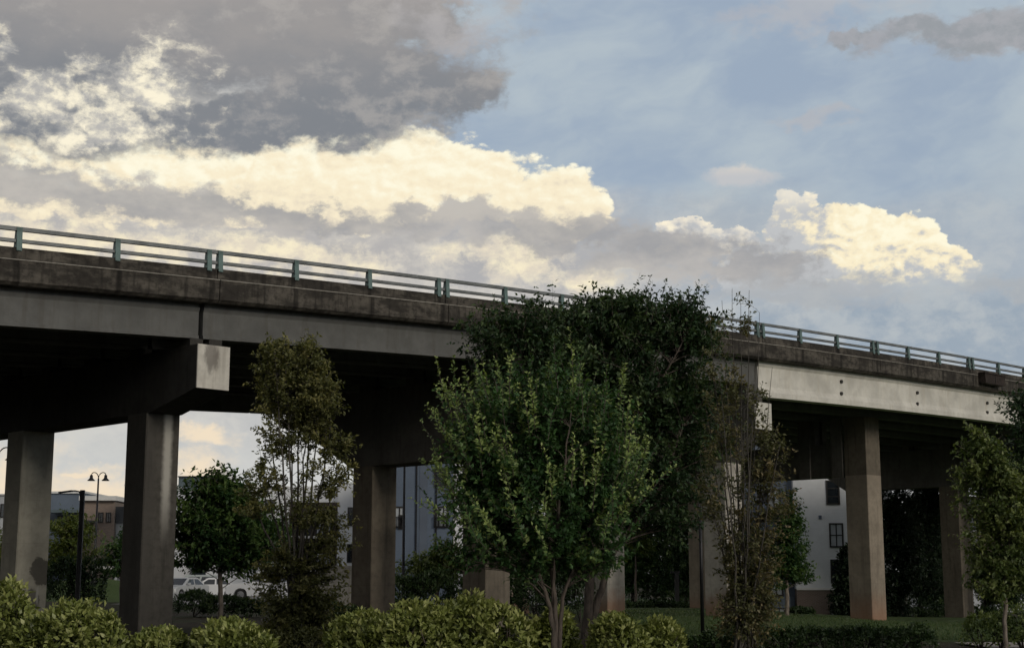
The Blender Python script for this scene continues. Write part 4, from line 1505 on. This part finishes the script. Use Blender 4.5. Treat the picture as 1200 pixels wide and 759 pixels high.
# --- left: slender olive tree, open below
st = []
rr = np.random.default_rng(78)
for x1, y1 in ((322, 410), (335, 398), (350, 405), (366, 412), (376, 440), (392, 470), (405, 520), (312, 470), (308, 555), (286, 575), (340, 470), (360, 470), (384, 520)):
    xm = 348 + (x1 - 348) * 0.6
    dd = rr.normal() * 0.5
    st.append([(348 + rr.normal() * 5, 764, 0.04), (348 + (x1 - 348) * 0.2, 680, 0.03, dd * 0.3), (xm, 560 + (y1 - 400) * 0.35, 0.02, dd * 0.8), (x1, y1, 0.006, dd)])
plant('slender_tree', 'slender olive leaved tree standing before the left span of the bridge', 'tree', 29.5, st,
      [(345, 425, 32, 28), (350, 470, 48, 36), (322, 440, 20, 34, 700), (372, 470, 24, 40, 900), (340, 512, 36, 20, 500), (392, 545, 18, 44, 900), (300, 580, 20, 30, 330), (318, 540, 16, 40, 320),
       (350, 570, 34, 44, 450), (362, 630, 34, 46, 1050), (340, 690, 38, 40, 1500), (372, 700, 28, 40, 1100), (326, 668, 18, 22, 400), (395, 640, 14, 40, 300), (352, 745, 46, 24, 1200)],
      580, 5, 13, 0.085, (L_olive, B_twig), seed=52, up=0.7, tw_len=0.30, tip_light=0.7, stem_k=5, start=0.2, limb_r=0.007)

# --- round tree by the second column, right hand trees
plant('round_tree', 'round dark green tree on a thin trunk before the parked cars', 'tree', 43.0,
      [[(258, 742, 0.075), (258, 700, 0.07), (259, 650, 0.06), (262, 590, 0.03), (262, 560, 0.012)]],
      [(262, 618, 60, 46), (240, 600, 34, 34), (285, 630, 46, 36), (262, 580, 30, 24), (225, 640, 26, 28), (312, 632, 22, 30)],
      300, 7, 14, 0.15, (L_dense, B_pale), seed=61, up=0.4, tw_len=0.6, tip_light=0.9)
plant('young_tree', 'young yellow green tree with pale thin trunk at the right edge', 'tree', 28.0,
      [[(1178, 766, 0.045), (1178, 735, 0.042), (1177, 690, 0.036), (1172, 610, 0.026), (1160, 540, 0.012), (1148, 505, 0.006)],
       [(1177, 690, 0.026), (1186, 640, 0.02), (1195, 590, 0.012)]],
      [(1160, 585, 32, 46), (1152, 548, 22, 34, 900), (1172, 640, 38, 42), (1190, 600, 26, 50), (1168, 680, 34, 22, 800), (1143, 520, 8, 18, 120)],
      300, 7, 13, 0.09, (L_right, B_pale), seed=71, up=0.6, tw_len=0.34, tip_light=0.8)
plant('dark_tree', 'dark green tree cut off by the right edge below the bridge end', 'tree', 36.0,
      [[(1232, 764, 0.12), (1230, 650, 0.10), (1226, 540, 0.06), (1220, 470, 0.02)]],
      [(1204, 520, 32, 50), (1222, 590, 44, 60), (1226, 480, 30, 36), (1240, 650, 50, 50)],
      260, 7, 12, 0.12, (L_dark, B_dark), seed=72, up=0.5, tw_len=0.6)
plant('small_tree', 'small green tree with pale trunk before the slate wing of the right hand apartments', 'tree', 64.0,
      [[(923, 738, 0.10), (922, 690, 0.085), (922, 640, 0.05), (924, 585, 0.02)]],
      [(922, 610, 14, 30), (925, 650, 20, 32), (916, 672, 22, 18), (938, 676, 12, 12)],
      120, 7, 12, 0.16, (L_dense, B_pale), seed=73, up=0.5, tw_len=0.5, tip_light=0.9)
plant('evergreen_tree', 'dark conical evergreen left of the reddish footed column', 'tree', 80.0,
      [[(996, 738, 0.16), (997, 680, 0.11), (998, 638, 0.03)]],
      [(998, 650, 5, 12), (996, 668, 9, 14), (993, 686, 11, 12), (992, 704, 14, 12)],
      200, 7, 13, 0.22, (L_ever, B_dark), seed=74, up=0.2, tw_len=0.45)

# --- trees behind the bridge
bg_trees = [
    (742, 92, [(742, 625, 26, 40), (750, 600, 22, 30), (735, 660, 24, 34)], L_dense, 'leafy tree behind the bridge just right of the clay stained column'),
    (778, 96, [(778, 630, 30, 46), (785, 590, 26, 34), (770, 670, 30, 30)], L_bgs, 'dark tree behind the bridge beside the bollard lamp'),
    (806, 90, [(806, 640, 24, 48), (815, 600, 24, 36), (800, 680, 26, 24)], L_dark, 'shaded tree behind the slim lamp post'),
    (1046, 86, [(1046, 610, 24, 46), (1050, 660, 28, 40), (1042, 700, 24, 26)], L_ever, 'dark tree immediately right of the reddish footed column'),
    (1078, 92, [(1078, 600, 26, 50), (1082, 670, 30, 44), (1095, 590, 22, 30)], L_ever, 'dark tree between the reddish footed column and the far pier'),
    (1104, 98, [(1104, 615, 22, 54), (1100, 680, 26, 40)], L_dark, 'shaded tree in front of the far pier columns'),
    (1155, 100, [(1158, 660, 26, 34), (1175, 690, 34, 26)], L_dark, 'low dark tree behind the young tree at the right'),
    (840, 100, [(842, 640, 26, 44), (856, 690, 28, 30)], L_dark, 'dark tree far behind the sparse twiggy tree'),
    (596, 108, [(596, 655, 30, 26), (580, 640, 20, 20)], L_bgs, 'far tree glimpsed through the lower left of the elm'),
    (634, 104, [(634, 658, 26, 26), (640, 640, 20, 18)], L_dark, 'far tree glimpsed between the elm stems'),
    (672, 106, [(672, 655, 26, 30), (664, 640, 20, 20)], L_bgs, 'far tree glimpsed just left of the oak trunk'),
    (875, 97, [(878, 660, 22, 40), (870, 700, 24, 26)], L_bgs, 'shaded tree left of the slate apartment wing'),
]
for i, (px, Y, bl, lm, lab) in enumerate(bg_trees):
    top = min(b_[1] for b_ in bl)
    plant('background_tree', lab, 'tree', Y, [[(px, 742, 0.16), (px + 1, 680, 0.12), (px + 3, top + 10, 0.04)]], bl, 200, 8, 14, 0.20, (lm, B_dark), seed=200 + i,
          up=0.4, tw_len=1.0, group='trees behind the bridge', tip_light=0.6)
plant('bright_tree', 'bright yellow green tree seen right of the painted column', 'tree', 84.0,
      [[(84, 725, 0.12), (84, 660, 0.09), (86, 618, 0.03)]], [(82, 630, 24, 26), (100, 640, 18, 24), (76, 655, 20, 20)], 90, 6, 12, 0.2, (L_yel, B_grey), seed=91, tw_len=0.8)
plant('bright_tree', 'yellow green tree at the far left edge behind the bridge', 'tree', 84.0,
      [[(-6, 725, 0.12), (-4, 660, 0.09), (-2, 630, 0.03)]], [(-6, 645, 24, 26), (4, 655, 12, 20)], 70, 6, 12, 0.2, (L_yel, B_grey), seed=92, tw_len=0.8)
plant('leaning_tree', 'green tree before the brick shop, left of the second bridge column', 'tree', 88.0,
      [[(142, 725, 0.12), (142, 670, 0.09), (141, 645, 0.03)]], [(138, 655, 18, 22), (147, 640, 12, 16)], 60, 6, 12, 0.2, (L_dense, B_grey), seed=93, tw_len=0.7)
plant('light_tree', 'yellow green tree below the slate apartment windows', 'tree', 78.0,
      [[(512, 725, 0.13), (512, 680, 0.1), (512, 640, 0.04)]], [(505, 668, 32, 20), (535, 660, 18, 16), (490, 682, 28, 16), (520, 650, 18, 10)], 130, 6, 12, 0.19, (L_right, B_grey), seed=94, tw_len=0.55, tip_light=1.3)
plant('yellow_tree', 'small yellow green tree peeping out beside the clay stained column', 'tree', 88.0,
      [[(745, 725, 0.1), (745, 680, 0.07), (745, 640, 0.03)]], [(746, 632, 12, 14), (752, 640, 12, 10)], 34, 5, 10, 0.2, (L_yel, B_grey), seed=95, tw_len=0.6)

# --- shaded shrubs below the bridge
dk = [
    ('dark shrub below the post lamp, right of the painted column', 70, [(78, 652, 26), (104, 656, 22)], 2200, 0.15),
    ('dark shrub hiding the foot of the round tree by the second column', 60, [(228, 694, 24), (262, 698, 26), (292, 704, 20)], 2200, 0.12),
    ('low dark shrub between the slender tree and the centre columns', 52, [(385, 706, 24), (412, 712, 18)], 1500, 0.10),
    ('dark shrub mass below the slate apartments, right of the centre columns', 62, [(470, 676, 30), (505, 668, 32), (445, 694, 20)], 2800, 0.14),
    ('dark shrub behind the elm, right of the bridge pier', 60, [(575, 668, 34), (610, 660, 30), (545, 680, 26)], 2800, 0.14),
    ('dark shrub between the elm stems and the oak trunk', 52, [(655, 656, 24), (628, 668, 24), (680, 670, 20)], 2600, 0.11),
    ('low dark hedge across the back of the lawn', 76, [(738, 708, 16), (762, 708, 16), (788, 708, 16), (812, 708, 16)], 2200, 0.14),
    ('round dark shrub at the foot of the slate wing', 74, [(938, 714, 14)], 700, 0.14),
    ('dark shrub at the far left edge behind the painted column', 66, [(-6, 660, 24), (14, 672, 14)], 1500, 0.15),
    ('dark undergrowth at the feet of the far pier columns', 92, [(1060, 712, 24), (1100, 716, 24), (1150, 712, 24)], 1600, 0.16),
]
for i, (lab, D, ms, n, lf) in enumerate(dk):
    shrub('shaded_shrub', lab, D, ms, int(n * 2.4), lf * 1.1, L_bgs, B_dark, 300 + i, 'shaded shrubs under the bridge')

# --- the row of yellow green shrubs in front
fr = [
    ('yellow green shrub at the far left edge of the front row', 24.5, [(4, 688, 40), (22, 706, 26), (-30, 690, 36)]),
    ('large rounded yellow green shrub below the painted column', 24.0, [(88, 708, 44), (50, 722, 34), (122, 714, 26)]),
    ('low yellow green shrub at the foot of the water streaked column', 24.5, [(188, 736, 34), (170, 744, 20)]),
    ('yellow green shrub below the round tree trunk', 24.0, [(268, 730, 36), (300, 744, 24), (245, 742, 20)]),
    ('yellow green shrub just right of the slender tree', 24.5, [(425, 716, 32), (402, 730, 20)]),
    ('broad yellow green shrub below the centre bridge columns', 24.0, [(478, 712, 38), (450, 726, 26), (510, 716, 24)]),
    ('tallest yellow green shrub, left of the elm stems', 24.5, [(545, 698, 40), (585, 708, 36), (520, 712, 24)]),
    ('small yellow green shrub behind the elm stems', 26.0, [(652, 716, 22), (634, 730, 18)]),
    ('yellow green shrub right of the oak trunk', 25.5, [(728, 722, 28), (708, 730, 16)]),
    ('last small yellow green shrub before the lawn', 26.5, [(772, 730, 24), (788, 738, 14)]),
]
for i, (lab, D, ms) in enumerate(fr):
    shrub('evergreen_shrub', lab, D, ms, 6200 if len(ms) > 2 else 4200, 0.10, L_shrub, B_grey, 400 + i, 'front row of evergreen shrubs', ratio=0.5)

shrub('clipped_hedge', 'low clipped dark green hedge before the reddish footed column', 30.5,
      [(880 + 22 * i, 734 + (i % 3), 20) for i in range(10)], 11000, 0.07, L_hedge, B_dark, 501, cat='hedge')
shrub('ground_cover', 'low green plants left of the sparse twiggy tree, at the lawn edge', 31.0,
      [(815, 746, 16), (838, 738, 18), (855, 742, 16)], 2600, 0.08, L_hedge, B_dark, 502, cat='plant')
shrub('low_shrub', 'loose olive green shrub around the young tree at the right edge', 33.0,
      [(1148, 722, 22), (1172, 718, 22), (1196, 712, 26), (1220, 708, 24)], 4200, 0.085, L_right, B_dark, 503)
shrub('low_shrub', 'rough green shrub filling the foot of the slender tree', 28.5,
      [(320, 738, 26), (362, 736, 28), (386, 744, 18)], 2600, 0.075, L_olive, B_dark, 504)

# --- unseen trees added beyond the left edge of the picture to keep the light off the near pier
for i, (x, y, hgt, lab) in enumerate(((-17.5, 29.5, 10.0, 'tall unseen tree added for shade left of the view, nearest the bridge'), (-23.0, 35.0, 11.0, 'tall unseen tree added for shade left of the view, in the middle of its row'),
                                      (-15.0, 22.0, 9.0, 'unseen tree added for shade left of the view, nearest the front shrubs'), (-29.0, 41.0, 11.5, 'tall unseen tree added for shade left of the view, under the bridge end'))):
    px = 600 + FPX / _cp * x / y
    zc = lambda z: HORIZON - (z - EYE) / y * FPX
    k_ = FPX / y
    plant('added_shade_tree', lab, 'tree', y, [[(px, HORIZON + 1.6 * k_, 0.2), (px, zc(hgt * 0.4), 0.15), (px, zc(hgt * 0.85), 0.04)]],
          [(px, zc(hgt * 0.60), 3.0 * k_, hgt * 0.36 * k_), (px, zc(hgt * 0.35), 2.4 * k_, hgt * 0.22 * k_)], 260, 7, 12, 0.30, (L_dark, B_dark), seed=600 + i, tw_len=1.0, group='unseen trees added for shade left of the view')
